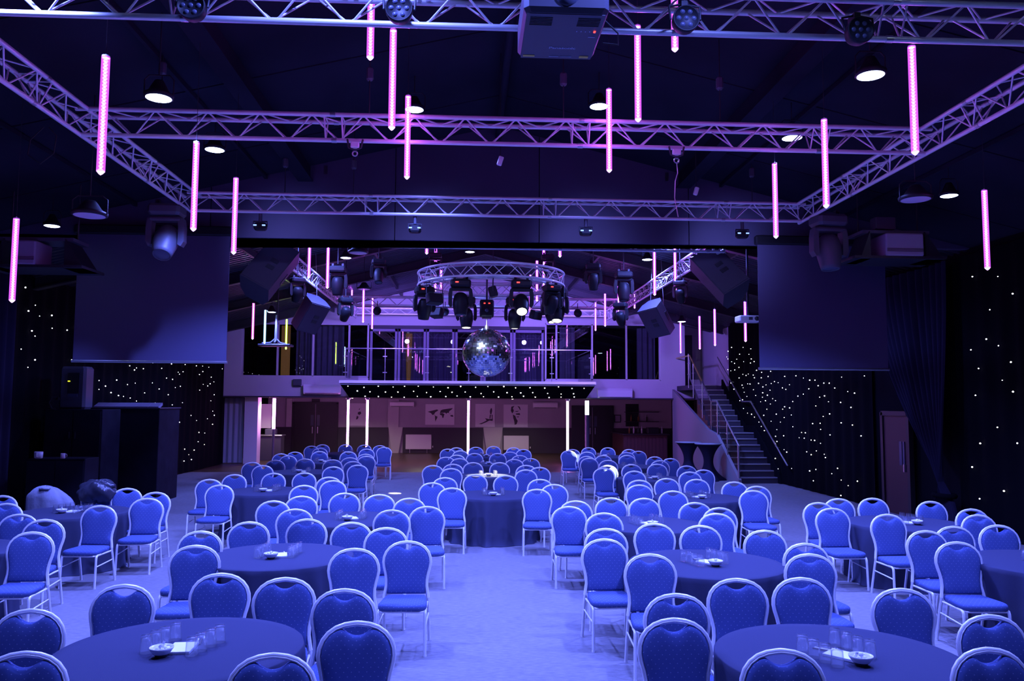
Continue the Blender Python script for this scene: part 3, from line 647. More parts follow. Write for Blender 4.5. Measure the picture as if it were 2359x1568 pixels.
blist = [(6.95, 34.55, 1.06, 'bottle_amber', 'amber bottle at the left end of the bar top'), (7.15, 34.62, 1.06, 'ceramic', 'pale tap handle style bottle on the bar, second from left'), (7.32, 34.5, 1.06, 'bottle_dark', 'dark bottle on the bar, third from left'),
         (7.5, 34.6, 1.06, 'ceramic', 'pale bottle in the middle of the bar top'), (8.35, 34.5, 1.06, 'ceramic', 'pale bottle at the right end of the bar top'),
         (7.7, YB - .15, 1.515, 'bottle_amber', 'amber bottle on the back shelf, left'), (8.05, YB - .15, 1.515, 'bottle_amber', 'amber bottle on the back shelf, middle'), (8.45, YB - .15, 1.515, 'bottle_dark', 'dark bottle on the back shelf, right')]
for x, y, z, m_, lb in blist:
    tag(link('bottle', shared('bottle', m_, lambda b: b.lathe(bprof, 12)), None, (x, y, z)), lb, 'bottle', 'bottles at the bar')
tag(MB().bbox((7.95, 34.5, 1.19), (.5, .34, .26), .02).build('cash_register', 'black_plastic'), 'black till standing on the bar top', 'till')
for x0, x1, z0, z1, lb in ((7.46, 8.08, 1.27, 2.33, 'black menu board on the wall behind the bar'), (6.92, 7.23, 1.45, 1.82, 'small framed notice right of the lounge doors')):
    fr = thing('framed_board', lb, 'board', ((x0 + x1) / 2, YB - .03, (z0 + z1) / 2))
    MB().box((0, 0, 0), (x1 - x0, .03, z1 - z0)).build('frame', 'door_dark', fr)
    MB().box((0, -.02, 0), (x1 - x0 - .08, .01, z1 - z0 - .08)).build('sheet', 'black_plastic' if x0 > 7 else 'curtain_purple', fr)
for x, y, z, lb in ((7.0, 33.0, .0, 'tall dark bar stool in front of the bar'),):
    pass

# ---- stairs at right
st = thing('staircase', 'straight carpeted staircase with bright nosings up the right wall', 'staircase', (0, 0, 0), kind='structure')
RISE = .178
def step_y(i):                       # front edge of tread i (1..17)
    return 23.55 + (i - 1) * .275 if i <= 8 else 26.45 + (i - 9) * .285
for i in range(1, 18):
    y0 = step_y(i); y1 = (step_y(i + 1) if i < 17 else 31.0) + .02
    if i == 8: y1 = 26.47
    sx = 8.02 if i <= 8 else 8.12
    s_ = MB().box(((sx + 9.16) / 2, (y0 + y1) / 2, i * RISE - .09), (9.16 - sx, y1 - y0, RISE)).build('tread', 'stair_carpet', st)
    MB().box(((sx + 9.16) / 2, y0 - .006, i * RISE - .012), (9.16 - sx - .04, .035, .03)).build('nosing', 'nosing', s_)
MB().prism([(23.4, 0), (31, 0), (31, 2.9), (step_y(9), 9 * RISE - .1), (step_y(8), 8 * RISE - .05), (23.4, .12)], 7.93, 8.02, 'x').build('stringer', 'stringer_paint', st)
MB().prism([(23.35, .0), (23.5, .34), (step_y(8), 8 * RISE + .22), (26.4, 8 * RISE + .22), (step_y(17), 17 * RISE + .2), (step_y(17), 17 * RISE - .1), (26.5, 8 * RISE - .1), (23.6, 0)], 9.16, 9.22, 'x').build('wall_string', 'wall_dark', st)
struct('wall_landing', MB().box((8.95, 32.6, 4.6), (1.9, .2, 3.2)).box((9.55, 30.5, 4.4), (.1, 4.9, 2.8)), 'lounge_paint', 'dim wall at the head of the stairs')
struct('door_4', MB().box((8.75, 32.47, 4.1), (.8, .06, 2.1)), 'door_dark', 'dark doorway at the head of the stairs')
hr = thing('stair_railing', 'steel stair railing with glass panels on the open side', 'railing', (0, 0, 0))
def rz_(y):
    if y < 25.5: return .98 + RISE + (y - 23.55) / .275 * RISE
    if y < 26.3: return .98 + RISE + (25.5 - 23.55) / .275 * RISE
    return .98 + RISE + (25.5 - 23.55) / .275 * RISE + (y - 26.3) / .285 * RISE
MB().tube([(7.98, 23.45, rz_(23.45)), (7.98, 25.5, rz_(25.5))], .028, 8).build('handrail', 'steel', hr)
MB().tube([(7.98, 25.5, rz_(25.5)), (8.03, 26.3, rz_(26.3)), (8.06, 27.4, rz_(27.4))], .028, 8).build('handrail', 'steel', hr)
MB().tube([(8.06, 27.4, rz_(27.4)), (8.08, 29.0, rz_(29.0)), (8.09, 30.9, rz_(29.0))], .028, 8).build('handrail', 'brass_rail', hr)
ys = [23.48, 24.5, 25.45, 26.4, 27.4, 28.5, 29.1]
for y in ys:
    b = MB(); x = 7.97 if y < 26 else 8.06; bz = max(0, rz_(y) - 1.25 if y > 23.6 else 0)
    b.cyl((x, y, bz), (x, y, rz_(y)), .035 if y < 23.6 else .02, 8)
    for k in (.35, .75): b.box((x, y, rz_(y) - k), (.05, .14, .035))
    b.build('post', 'steel', hr)
for a, b_ in zip(ys[:-1], ys[1:]):
    x = 7.99 if a < 26 else 8.06
    MB().prism([(a + .08, rz_(a) - .85), (b_ - .08, rz_(b_) - .85), (b_ - .08, rz_(b_) - .12), (a + .08, rz_(a) - .12)], x - .005, x + .005, 'x').build('pane', 'rail_glass', hr)
wr = thing('wall_handrail', 'steel handrail fixed to the starlit wall beside the stairs', 'handrail', (0, 0, 0))
MB().tube([(9.08, 22.6, rz_(23.45) - .5), (9.08, 25.5, rz_(25.5)), (9.08, 26.3, rz_(26.3)), (9.08, 28.9, rz_(28.9))], .024, 8).build('rail', 'steel', wr)
for y in (23.5, 25.6, 27.5): MB().cyl((9.08, y, rz_(y) - .03), (9.22, y, rz_(y) - .08), .012, 6).build('bracket', 'steel', wr)

# ---- star cloths and drapes on the side walls
def star_cloth(name, x, ya, yb, z0, z1, stars, label, cond):
    s_ = -1 if x > 0 else 1
    r = thing(name, label, 'star cloth', (0, 0, 0), group='black star cloths on the side walls')
    drape(MB(), ya, yb, z0, z1, x, .025, .5, 'y').build('cloth', 'drape_black', r)
    for (y, z) in stars:
        if cond(y) and z0 < z < z1:
            k = random.uniform(.42, .8)
            link('star_light', star_me2 if (random.random() < .35 and z < 2.3) else star_me, r, (x + s_ * .055, y, z), scale=(k, k, k))
star_cloth('star_cloth', -9.22, 16.6, 30.95, 0.02, 4.95, STARS_L, 'black star cloth with white pinpoint lights on the left wall', lambda y: y > 16)
star_cloth('star_cloth', 9.22, 17.95, 28.1, 0.02, 5.1, STARS_R, 'black star cloth with white pinpoint lights beside the stairs', lambda y: y > 17.95)
star_cloth('star_cloth', 9.22, 10.5, 14.75, 0.02, 5.1, STARS_R, 'black star cloth with sparse lights at the right edge', lambda y: y < 14.75)
# door behind the tied-back curtain
d4 = thing('door_5', 'dim red panelled door behind the tied-back curtain', None, (9.2, 16.9, 0)); d4['kind'] = 'structure'
MB().box((0, 0, 1.05), (.06, .95, 2.1)).build('door_leaf', 'door_red', d4)
MB().box((-.01, -.53, 1.08), (.1, .1, 2.16)).box((-.01, .53, 1.08), (.1, .1, 2.16)).box((-.01, 0, 2.14), (.1, 1.1, .1)).build('frame', 'door_dark', d4)
MB().box((-.04, -.22, 1.3), (.02, .10, .5)).box((-.04, -.34, 1.3), (.02, .06, .5)).build('glazing', 'lens_off', d4)
MB().box((-.05, -.38, 1.0), (.06, .04, .16)).build('handle', 'steel', d4)
def tied(name, x, ya, yb, yt, ztop, ztie, label, s_):
    """pleated drape gathered at a tie point low down"""
    r = thing(name, label, 'curtain', (0, 0, 0), group='tied-back drapes')
    def fn(u, v):
        z = ztop + (ztie - ztop) * v
        wv = v ** 1.6
        y = ya + (yb - ya) * u; y = y + (yt + (u - .5) * .32 - y) * wv
        d = .055 * (1 - .4 * wv) * sin(u * 2 * pi * 13) + .04 * sin(u * 9 + 1)
        return (x - s_ * (.22 + .12 * wv) + d, y, z)
    MB().grid(fn, 150, 14).build('upper_cloth', 'drape_navy', r)
    def fn2(u, v):
        z = ztie * (1 - v) + .02 * v
        y = yt + (u - .5) * (.32 + .5 * sqrt(v)); d = .05 * sin(u * 2 * pi * 13)
        return (x - s_ * .34 + d, y, z)
    MB().grid(fn2, 150, 6).build('lower_cloth', 'drape_navy', r)
    MB().tube([(x - s_ * .34 + .14 * cos(a), yt + .24 * sin(a), ztie + .02) for a in [2 * pi * i / 16 for i in range(16)]], .05, 6, True).build('tie_band', 'drape_black', r)
tied('tied_curtain', 9.25, 17.8, 14.6, 14.75, 5.05, .62, 'tall dark pleated curtain tied back in front of the red door', 1)
tag(drape(MB(), 13.2, 16.55, 0.02, 4.9, -9.05, .06, .28, 'y').build('side_drape', 'drape_navy'), 'dark pleated drape on the left wall at the picture edge', 'curtain')

# ---- projection screens hanging under the header
for x0, x1, z0, lb in ((-6.82, -4.22, 3.0, 'large dark blank projection screen at left'), (5.24, 7.62, 2.96, 'large dark blank projection screen at right')):
    s_ = thing('projection_screen', lb, 'screen', ((x0 + x1) / 2, YH - .08, z0), group='projection screens under the header')
    W_ = x1 - x0
    MB().box((0, 0, (HB + .05 - z0) / 2), (W_, .012, HB + .05 - z0)).build('cloth', 'screen_cloth', s_)
    MB().cyl((-W_ / 2 - .02, 0, 0), (W_ / 2 + .02, 0, 0), .025, 10).build('bottom_bar', 'steel', s_)
    MB().bbox((0, -.02, HB + .08 - z0), (W_ + .1, .14, .16), .02).build('roller_case', 'black_fixture', s_)
# ================================================================= furniture
TDESC = {'T1': 'front table at bottom left', 'T2': 'front table at bottom right', 'T3': 'second-row table left of the aisle', 'T4': 'second-row table right of the aisle',
         'T5': 'table beside the black booth', 'T6': 'table beside the tied-back curtain', 'T7': 'table cut off by the left edge', 'T8': 'table cut off by the right edge',
         'T9': 'third-row table left of the aisle', 'T10': 'third-row table right of the aisle', 'T11': 'fourth-row left table', 'T12': 'middle table standing in the aisle',
         'T13': 'fourth-row right table', 'T14': 'fifth-row left table', 'T15': 'fifth-row middle table', 'T16': 'fifth-row right table',
         'T17': 'sixth-row left table', 'T18': 'sixth-row middle table', 'T19': 'sixth-row right table', 'T20': 'last-row left table', 'T21': 'last-row middle table', 'T22': 'last-row right table'}

# ---- round tables under floor-length cloths
def cloth_mesh(seed, dents=()):
    """floor-length cloth; chairs pushed in under the edge press the skirt inwards"""
    rnd = random.Random(seed); b = MB(); n = 120; R = .755
    ph = [rnd.uniform(0, 6.28) for _ in range(4)]
    def fold(a): return sin(15 * a + ph[0] + .9 * sin(3 * a + ph[1])) * .6 + .4 * sin(23 * a + ph[2]) + .25 * sin(7 * a + ph[3])
    rings = [(0.0, .75, 0, 0), (.35, .75, 0, 0), (.68, .75, 0, 0), (R - .008, .7495, 0, 0), (R, .742, .002, 0), (R + .003, .70, .008, 0), (R + .004, .55, .020, .0), (R + .002, .3, .030, .0), (R + .004, .12, .036, .0), (R + .018, .03, .04, .0), (R + .035, .006, .045, 0)]
    vs = [(0, 0, .75)]
    lim = []
    for i in range(n):
        a = 2 * pi * i / n; c_, s_ = cos(a), sin(a); best = 9.0
        for (dx, dy) in dents:
            r_ = .3
            while r_ < .86:
                if abs(r_ * c_ - dx) < .235 and -.275 < r_ * s_ - dy < .30: best = min(best, r_ - .01); break
                r_ += .01
        lim.append(best)
    lim = [min(lim[(i + k) % n] for k in (-1, 0, 1)) for i in range(n)]
    for (r, z, amp, _) in rings[1:]:
        for i in range(n):
            a = 2 * pi * i / n; rr = r + amp * fold(a)
            if z < .6: rr = min(rr, max(lim[i], .4))
            elif z < .72: rr = min(rr, max(lim[i] + .06, .4))
            vs.append((rr * cos(a), rr * sin(a), z))
    fs = [(0, 1 + i, 1 + (i + 1) % n) for i in range(n)]
    for k in range(len(rings) - 2):
        for i in range(n):
            fs.append((1 + k * n + i, 1 + (k + 1) * n + i, 1 + (k + 1) * n + (i + 1) % n, 1 + k * n + (i + 1) % n))
    b.add(vs, fs, True)
    return b.mesh('tablecloth', 'table_linen')
tumbler_me = shared('tumbler', 'tumbler_glass', lambda b: b.lathe([(.037, 0), (.036, .03), (.031, .088), (.0305, .092), (.0, .092)], 14).lathe([(.0345, .0), (.0335, .03), (.029, .078), (0, .08)], 14))
bowl_prof = [(0, 0), (.035, 0), (.036, .008), (.05, .02), (.068, .045), (.072, .058), (.069, .059), (.062, .044), (.045, .022), (0, .016)]
bowl_me = shared('bowl', 'ceramic', lambda b: b.lathe([p for p in bowl_prof[3:]], 20))
bowl_foot_me = shared('bowl_foot', 'ceramic_dark', lambda b: b.lathe(bowl_prof[:4], 20))
def pad_fn(b): b.bbox((0, 0, .008), (.15, .21, .016), .002)
pad_me = shared('notepad', 'paper', pad_fn)
def pens_fn(b):
    for i in range(4): b.cyl((-.04 + i * .025, -.065, .006), (-.045 + i * .028, .065, .006), .005, 6)
pen_me = [shared('pen', c, lambda b: b.cyl((0, -.065, .005), (0, .065, .005), .005, 6)) for c in ('door_red', 'white_plastic', 'black_plastic')]
mint_me = shared('wrapped_mint', 'white_plastic', lambda b: b.lathe([(0, -.012), (.014, -.008), (.016, 0), (.014, .008), (0, .012)], 8).box((.022, 0, 0), (.02, .016, .002)).box((-.022, 0, 0), (.02, .016, .002)))
# quarter-turn of each place setting as it lies on the table
TROT = {'T1': -.30, 'T2': .38, 'T3': -.12, 'T4': .30, 'T5': -.35, 'T6': .40, 'T9': -.05, 'T10': .25, 'T12': 0.02, 'T13': .2}
for k, x, y in TABLES:
    d = TDESC[k]; i = int(k[1:])
    t = thing('round_table', 'round table in charcoal floor-length cloth, ' + d, 'table', (x, y, 0), group='round banquet tables')
    link('tablecloth', cloth_mesh(i, [(cx - x, cy - y) for _, cx, cy in CHAIRS if abs(cx - x) < 1.2 and abs(cy - y) < 1.3]), t)
    far = y > 16
    a0 = TROT.get(k, 0.1 if x > 0 else -.1); ca, sa = cos(a0), sin(a0)
    P = lambda u, v: (x + u * ca - v * sa, y + u * sa + v * ca, .751)
    for side in (-1, 1):
        for j in range(4):
            if far and j == 3: continue
            jj = (side * (.155 + random.uniform(-.008, .008)), -.13 + j * .092 + random.uniform(-.008, .008) + (.03 if side > 0 else 0))
            tag(link('tumbler', tumbler_me, None, P(*jj), scale=(1.05, 1.05, 1.18)), 'upturned glass tumbler in the ' + ('left' if side < 0 else 'right') + ' row on ' + d, 'glass', 'tumblers on the ' + d)
    px, py, pz = P(.02 if side else 0, -.02)
    tag(link('notepad', pad_me, None, (px, py, pz), Quaternion((0, 0, 1), a0 + .35)), 'white paper notepad in the middle of the ' + d, 'notepad', 'notepads on the tables')
    px, py, pz = P(-.01, -.175)
    bw = thing('mint_bowl', 'small white bowl of mints on the ' + d, 'bowl', (px, py, pz), group='mint bowls on the tables')
    link('bowl_body', bowl_me, bw); link('foot', bowl_foot_me, bw)
    if y < 12:
        for j in range(5):
            aa = j * 1.3; q = Quaternion((random.uniform(-1, 1), random.uniform(-1, 1), .6), random.uniform(0, 3))
            tag(link('wrapped_mint', mint_me, None, (px + .026 * cos(aa) * (j > 0), py + .026 * sin(aa) * (j > 0), pz + (.046 if j else .062)), q),
                'white wrapped mint in the bowl on the ' + d, 'sweet', 'mints on the ' + d)
        for j in range(3):
            qx, qy, qz = P(.0 + j * .022, .13 + j * .004)
            tag(link('pen', pen_me[j], None, (qx, qy, qz), Quaternion((0, 0, 1), a0 + .5)), ('red', 'white', 'black')[j] + ' pen lying on the ' + d, 'pen', 'pens on the ' + d)

# ---- banquet chairs, all facing the stage (towards -Y)
HOOP = [(.212, .43), (.203, .48), (.192, .54), (.193, .60), (.204, .66), (.219, .715), (.226, .76), (.221, .805), (.203, .85), (.172, .888), (.128, .918), (.075, .936), (.025, .943)]
def back_y(z): return .175 + (z - .43) * .16
def hoop_path():
    L = [(-x, back_y(z), z) for x, z in HOOP]; R_ = [(x, back_y(z), z) for x, z in reversed(HOOP)]
    return L + [(0, back_y(.945), .945)] + R_
def f_hoop(b):
    pth = hoop_path()
    b.tube(pth, .0175, 8, ry=.0135)
def f_ridge(b):
    pth = [(x * 1.0, y - .012, z) for x, y, z in hoop_path()]
    b.tube([(x * .985, y, .43 + (z - .43) * .993) for x, y, z in pth], .0055, 6)
def f_backpad(b):
    out = []
    pts = [(x - .012, z) for x, z in HOOP if z > .455]
    right = [(.186, .470)] + [p for p in pts if p[1] > .5 and p[1] < .90]
    top = [(.122, .909), (.098, .914), (.080, .908), (.060, .893), (.035, .880), (.015, .875), (0, .874)]
    half = right + top
    poly = [(x, z) for x, z in half] + [(-x, z) for x, z in reversed(half[:-1])]
    n = len(poly); cz = .67
    rings = [(1.0, 0.0), (1.0, -.012), (.965, -.024), (.87, -.032), (.6, -.037), (.25, -.038)]
    vs = []
    for s_, dy in rings:
        for x, z in poly:
            zz = cz + (z - cz) * s_; vs.append((x * s_, back_y(zz) + dy, zz))
    fs = []
    for k in range(len(rings) - 1):
        for i in range(n): fs.append((k * n + i, (k + 1) * n + i, (k + 1) * n + (i + 1) % n, k * n + (i + 1) % n))
    m = len(rings) - 1
    fs.append(tuple(m * n + i for i in reversed(range(n))))
    o = len(vs)
    rb = [(1.0, .012), (.93, .018), (.5, .019)]
    for s_, dy in rb:
        for x, z in poly:
            zz = cz + (z - cz) * s_; vs.append((x * s_, back_y(zz) + dy, zz))
    for i in range(n): fs.append((i, (i + 1) % n, o + (i + 1) % n, o + i))
    for k in range(2):
        for i in range(n): fs.append((o + k * n + i, o + k * n + (i + 1) % n, o + (k + 1) * n + (i + 1) % n, o + (k + 1) * n + i))
    fs.append(tuple(o + 2 * n + i for i in range(n)))
    b.add(vs, fs, True)
def seat_outline(s=1.0):
    pts = [(.185, .185), (.20, .10), (.212, 0), (.222, -.12), (.218, -.18), (.195, -.222), (.14, -.243), (.06, -.25)]
    L = [(x * s, y * s) for x, y in pts]
    return L + [(-x, y) for x, y in reversed(L)]
def f_seat(b):
    rings = [(.97, .405), (1.0, .412), (1.01, .43), (1.0, .447), (.95, .459), (.8, .466), (.45, .47)]
    vs = []; n = len(seat_outline())
    for s_, z in rings: vs += [(x, y, z) for x, y in seat_outline(s_)]
    fs = [tuple(range(n))]
    for k in range(len(rings) - 1):
        for i in range(n): fs.append((k * n + (i + 1) % n, k * n + i, (k + 1) * n + i, (k + 1) * n + (i + 1) % n))
    fs.append(tuple((len(rings) - 1) * n + i for i in reversed(range(n))))
    b.add(vs, fs, True)
def f_seatframe(b):
    b.tube([(-.205, .18, .395), (-.212, -.16, .395), (-.19, -.215, .393), (.19, -.215, .393), (.212, -.16, .395), (.205, .18, .395)], .0105, 6)
    b.tube([(-.2, .165, .39), (.2, .165, .39)], .009, 6)
def f_frontleg(b):
    b.tube([(0, .06, .398), (0, .0, .398), (.001, -.025, .390), (.002, -.036, .368), (.003, -.04, .33), (.006, -.055, .012)], .0145, 8)
    b.cyl((.006, -.055, .014), (.006, -.055, 0), .017, 8)
def f_rearleg(b):
    b.tube([(0, 0, .435), (0, .004, .40), (.002, .02, .34), (.006, .10, .012)], .0145, 8)
    b.cyl((.006, .10, .014), (.006, .10, 0), .015, 8)
def f_brace(b): b.tube([(0, -.215, .26), (0, .21, .285)], .0075, 6)
CM = [('backrest', shared('backrest', 'chair_fabric', f_backpad), (0, 0, 0), 1), ('back_frame', shared('back_frame', 'chair_metal', f_hoop), (0, 0, 0), 1),
      ('seat', shared('seat', 'chair_fabric', f_seat), (0, 0, 0), 1), ('seat_frame', shared('seat_frame', 'chair_metal', f_seatframe), (0, 0, 0), 1)]
fl, rl, br = shared('front_leg', 'chair_metal', f_frontleg), shared('rear_leg', 'chair_metal', f_rearleg), shared('brace', 'chair_metal', f_brace)
rdg = shared('frame_rib', 'chair_metal', f_ridge)
for s_ in (-1, 1):
    CM += [('leg', fl, (s_ * .212, -.17, 0), s_), ('leg', rl, (s_ * .212, .175, 0), s_), ('brace', br, (s_ * .216, 0, 0), s_)]
def slot(dx, dy):
    a = math.degrees(math.atan2(dy, dx)) % 360
    for lo, hi, nm in ((-25, 18, 'right side'), (18, 57, 'far right corner'), (57, 90, 'back right'), (90, 118, 'back left'), (118, 155, 'far left corner'), (155, 205, 'left side'), (205, 270, 'near left corner'), (270, 335, 'near right corner')):
        if lo <= a < hi or lo <= a - 360 < hi: return nm
    return 'side'
tpos = {k: (x, y) for k, x, y in TABLES}
used = {}
for k, x, y in CHAIRS:
    tx, ty = tpos[k]; nm = slot(x - tx, y + .2 - ty)
    used[(k, nm)] = used.get((k, nm), 0) + 1
    if used[(k, nm)] > 1: nm = {2: 'outer ', 3: 'third '}[used[(k, nm)]] + nm
    c = thing('banquet_chair', 'blue banquet chair, ' + nm + ' of ' + TDESC[k], 'chair', (x, y, 0), radians(random.uniform(-4, 4)), 'blue banquet chairs')
    for pn, me, lc, s_ in CM:
        link(pn, me, c, lc, scale=(s_, 1, 1) if s_ < 0 else None)
    if y < 9.5: link('frame_rib', rdg, c)

# ---- coat and bag on the chairs beside the booth
def blob(b, c, rad, seed, n=28, m=16, amp=.12):
    rnd = random.Random(seed); ph = [rnd.uniform(0, 6) for _ in range(6)]
    def fn(u, v):
        a = 2 * pi * u; t = pi * v
        k = 1 + amp * (sin(3 * a + ph[0]) * sin(2 * t + ph[1]) + .6 * sin(7 * a + ph[2]) * sin(5 * t + ph[3]) + .35 * sin(13 * a + ph[4] + 3 * t))
        return (c[0] + rad[0] * k * sin(t) * cos(a), c[1] + rad[1] * k * sin(t) * sin(a), c[2] + rad[2] * k * cos(t))
    b.grid(fn, n, m)
b_ = [(x, y) for k, x, y in CHAIRS if k == 'T5'][-2:]
cb = thing('draped_jacket', 'pale grey hooded jacket slung over a chair beside the booth', 'jacket', (b_[0][0], b_[0][1], 0))
b = MB()
def jk2(u, v):
    a = 2 * pi * u; t = pi * .5 * v
    r_ = sin(t) * (1 + .05 * sin(5 * a + 2) * v + .03 * sin(11 * a))
    x_ = .34 * r_ * cos(a) + .08 * v; z_ = .80 + .22 * cos(t) - .10 * max(0, cos(a)) * v + .012 * sin(9 * a + 5 * t)
    return (x_, .22 + .16 * r_ * sin(a), z_ - (.22 if v > .93 else 0))
b.grid(jk2, 40, 14); b.build('body', 'bag_grey', cb)
b = MB(); blob(b, (.03, .13, .99), (.08, .06, .03), 5, amp=.1); b.build('hood', 'bag_grey', cb)
cb2 = thing('draped_coat', 'shiny black coat heaped over a chair beside the booth', 'coat', (b_[1][0], b_[1][1], 0))
b = MB(); blob(b, (.02, .2, .90), (.28, .14, .17), 11, 36, 20, .16); b.build('body', 'coat_black', cb2)
b = MB(); blob(b, (.10, .22, 1.0), (.17, .09, .08), 12, amp=.2); b.build('hood', 'coat_black', cb2)

# ---- control booth at the left wall
bo = thing('control_booth', 'tall black control booth against the left star cloth', 'booth', (-7.85, 19.55, 0))
MB().bbox((0, 0, 1.08), (1.55, 1.3, 2.16), .012).build('body', 'booth_black', bo)
MB().box((0, -.02, 2.165), (1.6, 1.36, .02)).build('top_edge', 'grey_fixture', bo)
for i in range(6): MB().box((-.62 + i * .245, -.45, 2.215), (.235, .26, .06), Matrix.Rotation(.35, 3, 'X')).build('desk_panel', 'curtain_purple', bo)
bo2 = thing('equipment_cabinet', 'black equipment cabinet left of the control booth', 'cabinet', (-8.35, 18.0, 0))
MB().bbox((0, 0, 1.07), (1.2, .9, 2.14), .012).build('body', 'booth_black', bo2)
for s_ in (-1, 1):
    dd = MB().box((s_ * .29, -.46, 1.07), (.56, .02, 2.06)).build('door', 'booth_black', bo2)
    MB().box((s_ * .06, -.475, 1.6), (.02, .02, .14)).build('handle', 'dark_steel', dd)
bo3 = thing('low_cabinet', 'low black cabinet with two white mugs on top', 'cabinet', (-7.95, 16.4, 0))
MB().bbox((0, 0, .6), (1.1, .6, 1.2), .012).build('body', 'booth_black', bo3)
for s_ in (-1, 1): MB().box((s_ * .27, -.31, .6), (.52, .02, 1.12)).build('door', 'booth_black', bo3)
def mug(x, y, z, rz, lb):
    r = thing('mug', lb, 'mug', (x, y, z), rz, 'white mugs on the low cabinet')
    MB().lathe([(.038, 0), (.042, .01), (.042, .10), (.038, .10), (.038, .012), (0, .01)], 18).build('body', 'ceramic', r)
    MB().tube([(.04, 0, .085), (.065, 0, .085), (.075, 0, .06), (.07, 0, .03), (.04, 0, .02)], .006, 6).build('handle', 'ceramic', r)
mug(-7.87, 16.2, 1.2, 0.1, 'white mug with its handle to the right')
r = thing('mug', 'wide white mug at the left of the low cabinet', 'mug', (-8.33, 16.2, 1.2), -1.4, 'white mugs on the low cabinet')
MB().lathe([(.06, 0), (.075, .01), (.08, .13), (.075, .13), (.07, .012), (0, .01)], 18).build('body', 'ceramic', r)
MB().tube([(.075, 0, .11), (.11, 0, .11), (.115, 0, .05), (.075, 0, .03)], .008, 6).build('handle', 'ceramic', r)
ps = thing('monitor_speaker', 'dark upright speaker standing on the equipment cabinet', 'speaker', (-8.5, 17.95, 2.14))
MB().bbox((0, 0, .46), (.55, .42, .92), .05).build('cabinet', 'grey_fixture', ps)
MB().box((.03, -.215, .55), (.24, .012, .46)).build('control_panel', 'black_plastic', ps)
MB().box((-.06, -.225, .60), (.045, .01, .02)).build('indicator', 'yellow_led', ps)
MB().box((.03, -.225, .30), (.2, .012, .07)).build('socket_strip', 'lens_off', ps)
dl = thing('desk_lamp', 'small dark desk lamp at the left end of the cabinet', 'lamp', (-8.9, 17.75, 2.14))
MB().lathe([(.07, 0), (.07, .02), (.01, .03)], 14).build('base', 'black_fixture', dl)
MB().tube([(0, 0, .02), (-.06, 0, .14), (0, 0, .26), (.1, 0, .25)], .01, 6).build('arm', 'grey_fixture', dl)
MB().lathe([(.02, .06), (.06, 0)], 12, (.12, 0, .2)).build('shade', 'black_fixture', dl)
tag(MB().bbox((-6.75, 18.4, .035), (.3, .18, .07), .01).build('red_book', 'door_red'), 'small red box on the floor at the foot of the booth', 'box')

# ---- poser tables near the stairs
for x, y, lb in ((7.05, 25.6, 'tall poser table in black stretch cover near the stairs, left one'), (7.4, 24.6, 'tall poser table in black stretch cover near the stairs, right one')):
    p = thing('poser_table', lb, 'table', (x, y, 0), group='poser tables near the stairs')
    def skin(u, v):
        a = 2 * pi * u; z = 1.1 * (1 - v)
        wst = .40 - .26 * sin(pi * min(1, v * 1.02)) ** .8
        sq = 1 + .22 * v * v * cos(4 * a)
        rr = max(.13, wst) if v < .6 else max(.13, wst) + (v - .6) ** 1.6 * .35
        return (rr * sq * cos(a), rr * sq * sin(a), z)
    MB().grid(skin, 40, 16).build('stretch_cover', 'drape_navy', p)
    MB().lathe([(.40, 1.09), (.415, 1.10), (.415, 1.12), (.0, 1.125)], 32).build('table_top', 'curtain_grey', p)

# ================================================================= rigging
def rot_to(d): return Vector(d).to_track_quat('Z', 'Y')
UNIT_BRACE = shared('brace_rod', 'alu', lambda b: b.cyl((0, 0, 0), (0, 0, 1), .0095, 6, caps=False))
UNIT_CHORD = shared('chord_tube', 'alu', lambda b: b.cyl((0, 0, 0), (0, 0, 1), .0265, 12))
COUPLER = shared('coupler', 'steel', lambda b: b.cyl((0, 0, -.03), (0, 0, .03), .031, 10))
def truss(p0, p1, label, s=.26, near=True, period=.59, spig=2.9, phase=0):
    p0, p1 = Vector(p0), Vector(p1); L = (p1 - p0).length; d = (p1 - p0) / L
    up = Vector((0, 0, 1)); sd = d.cross(up).normalized(); h = s / 2
    t = thing('truss', label, 'truss', p0, group='lighting trusses')
    cor = [(-h, h), (h, h), (0, -h)]          # triangular section, single chord below
    q = rot_to(d)
    for a, b in cor:
        link('chord', UNIT_CHORD, t, sd * a + up * b, q, (1, 1, L))
    n = max(1, round(L / period)); per = L / n
    lat = None if near else MB()
    def rod(a, b):
        a, b = Vector(a), Vector(b); v = b - a
        if near: link('brace', UNIT_BRACE, t, a, rot_to(v), (1, 1, v.length))
        else: lat.cyl(a, b, .009, 5, caps=False)
    for fi in range(3):
        c0, c1 = cor[fi], cor[(fi + 1) % 3]
        A = sd * c0[0] + up * c0[1]; B = sd * c1[0] + up * c1[1]
        sh = per * .5 * (fi % 2)
        for i in range(n):
            x0 = i * per + sh; xm = x0 + per * .46; x1 = x0 + per * .54; x2 = x0 + per
            if xm < L: rod(A + d * x0, B + d * xm)
            if x2 <= L + 1e-3: rod(B + d * x1, A + d * x2)
    x = spig
    while x < L - .3:                                  # end frames and couplers where sections bolt together
        for dx in (-.1, .1):
            for fi in range(3):
                c0, c1 = cor[fi], cor[(fi + 1) % 3]
                rod(sd * c0[0] + up * c0[1] + d * (x + dx), sd * c1[0] + up * c1[1] + d * (x + dx))
        for a, b in cor: link('coupler', COUPLER, t, sd * a + up * b + d * x, q)
        x += spig
    if lat is not None: tag(lat.build('lattice', 'alu_far', t), kind='stuff')
    return t
ZT = 5.50
XA, XB = -4.5, 5.55
truss((-5.2, 6.35, ZT), (6.2, 6.35, ZT), 'front silver lighting truss crossing the top of the picture', phase=0)
truss((XA, 9.3, ZT), (XB, 9.3, ZT), 'middle silver lighting truss crossing the front hall')
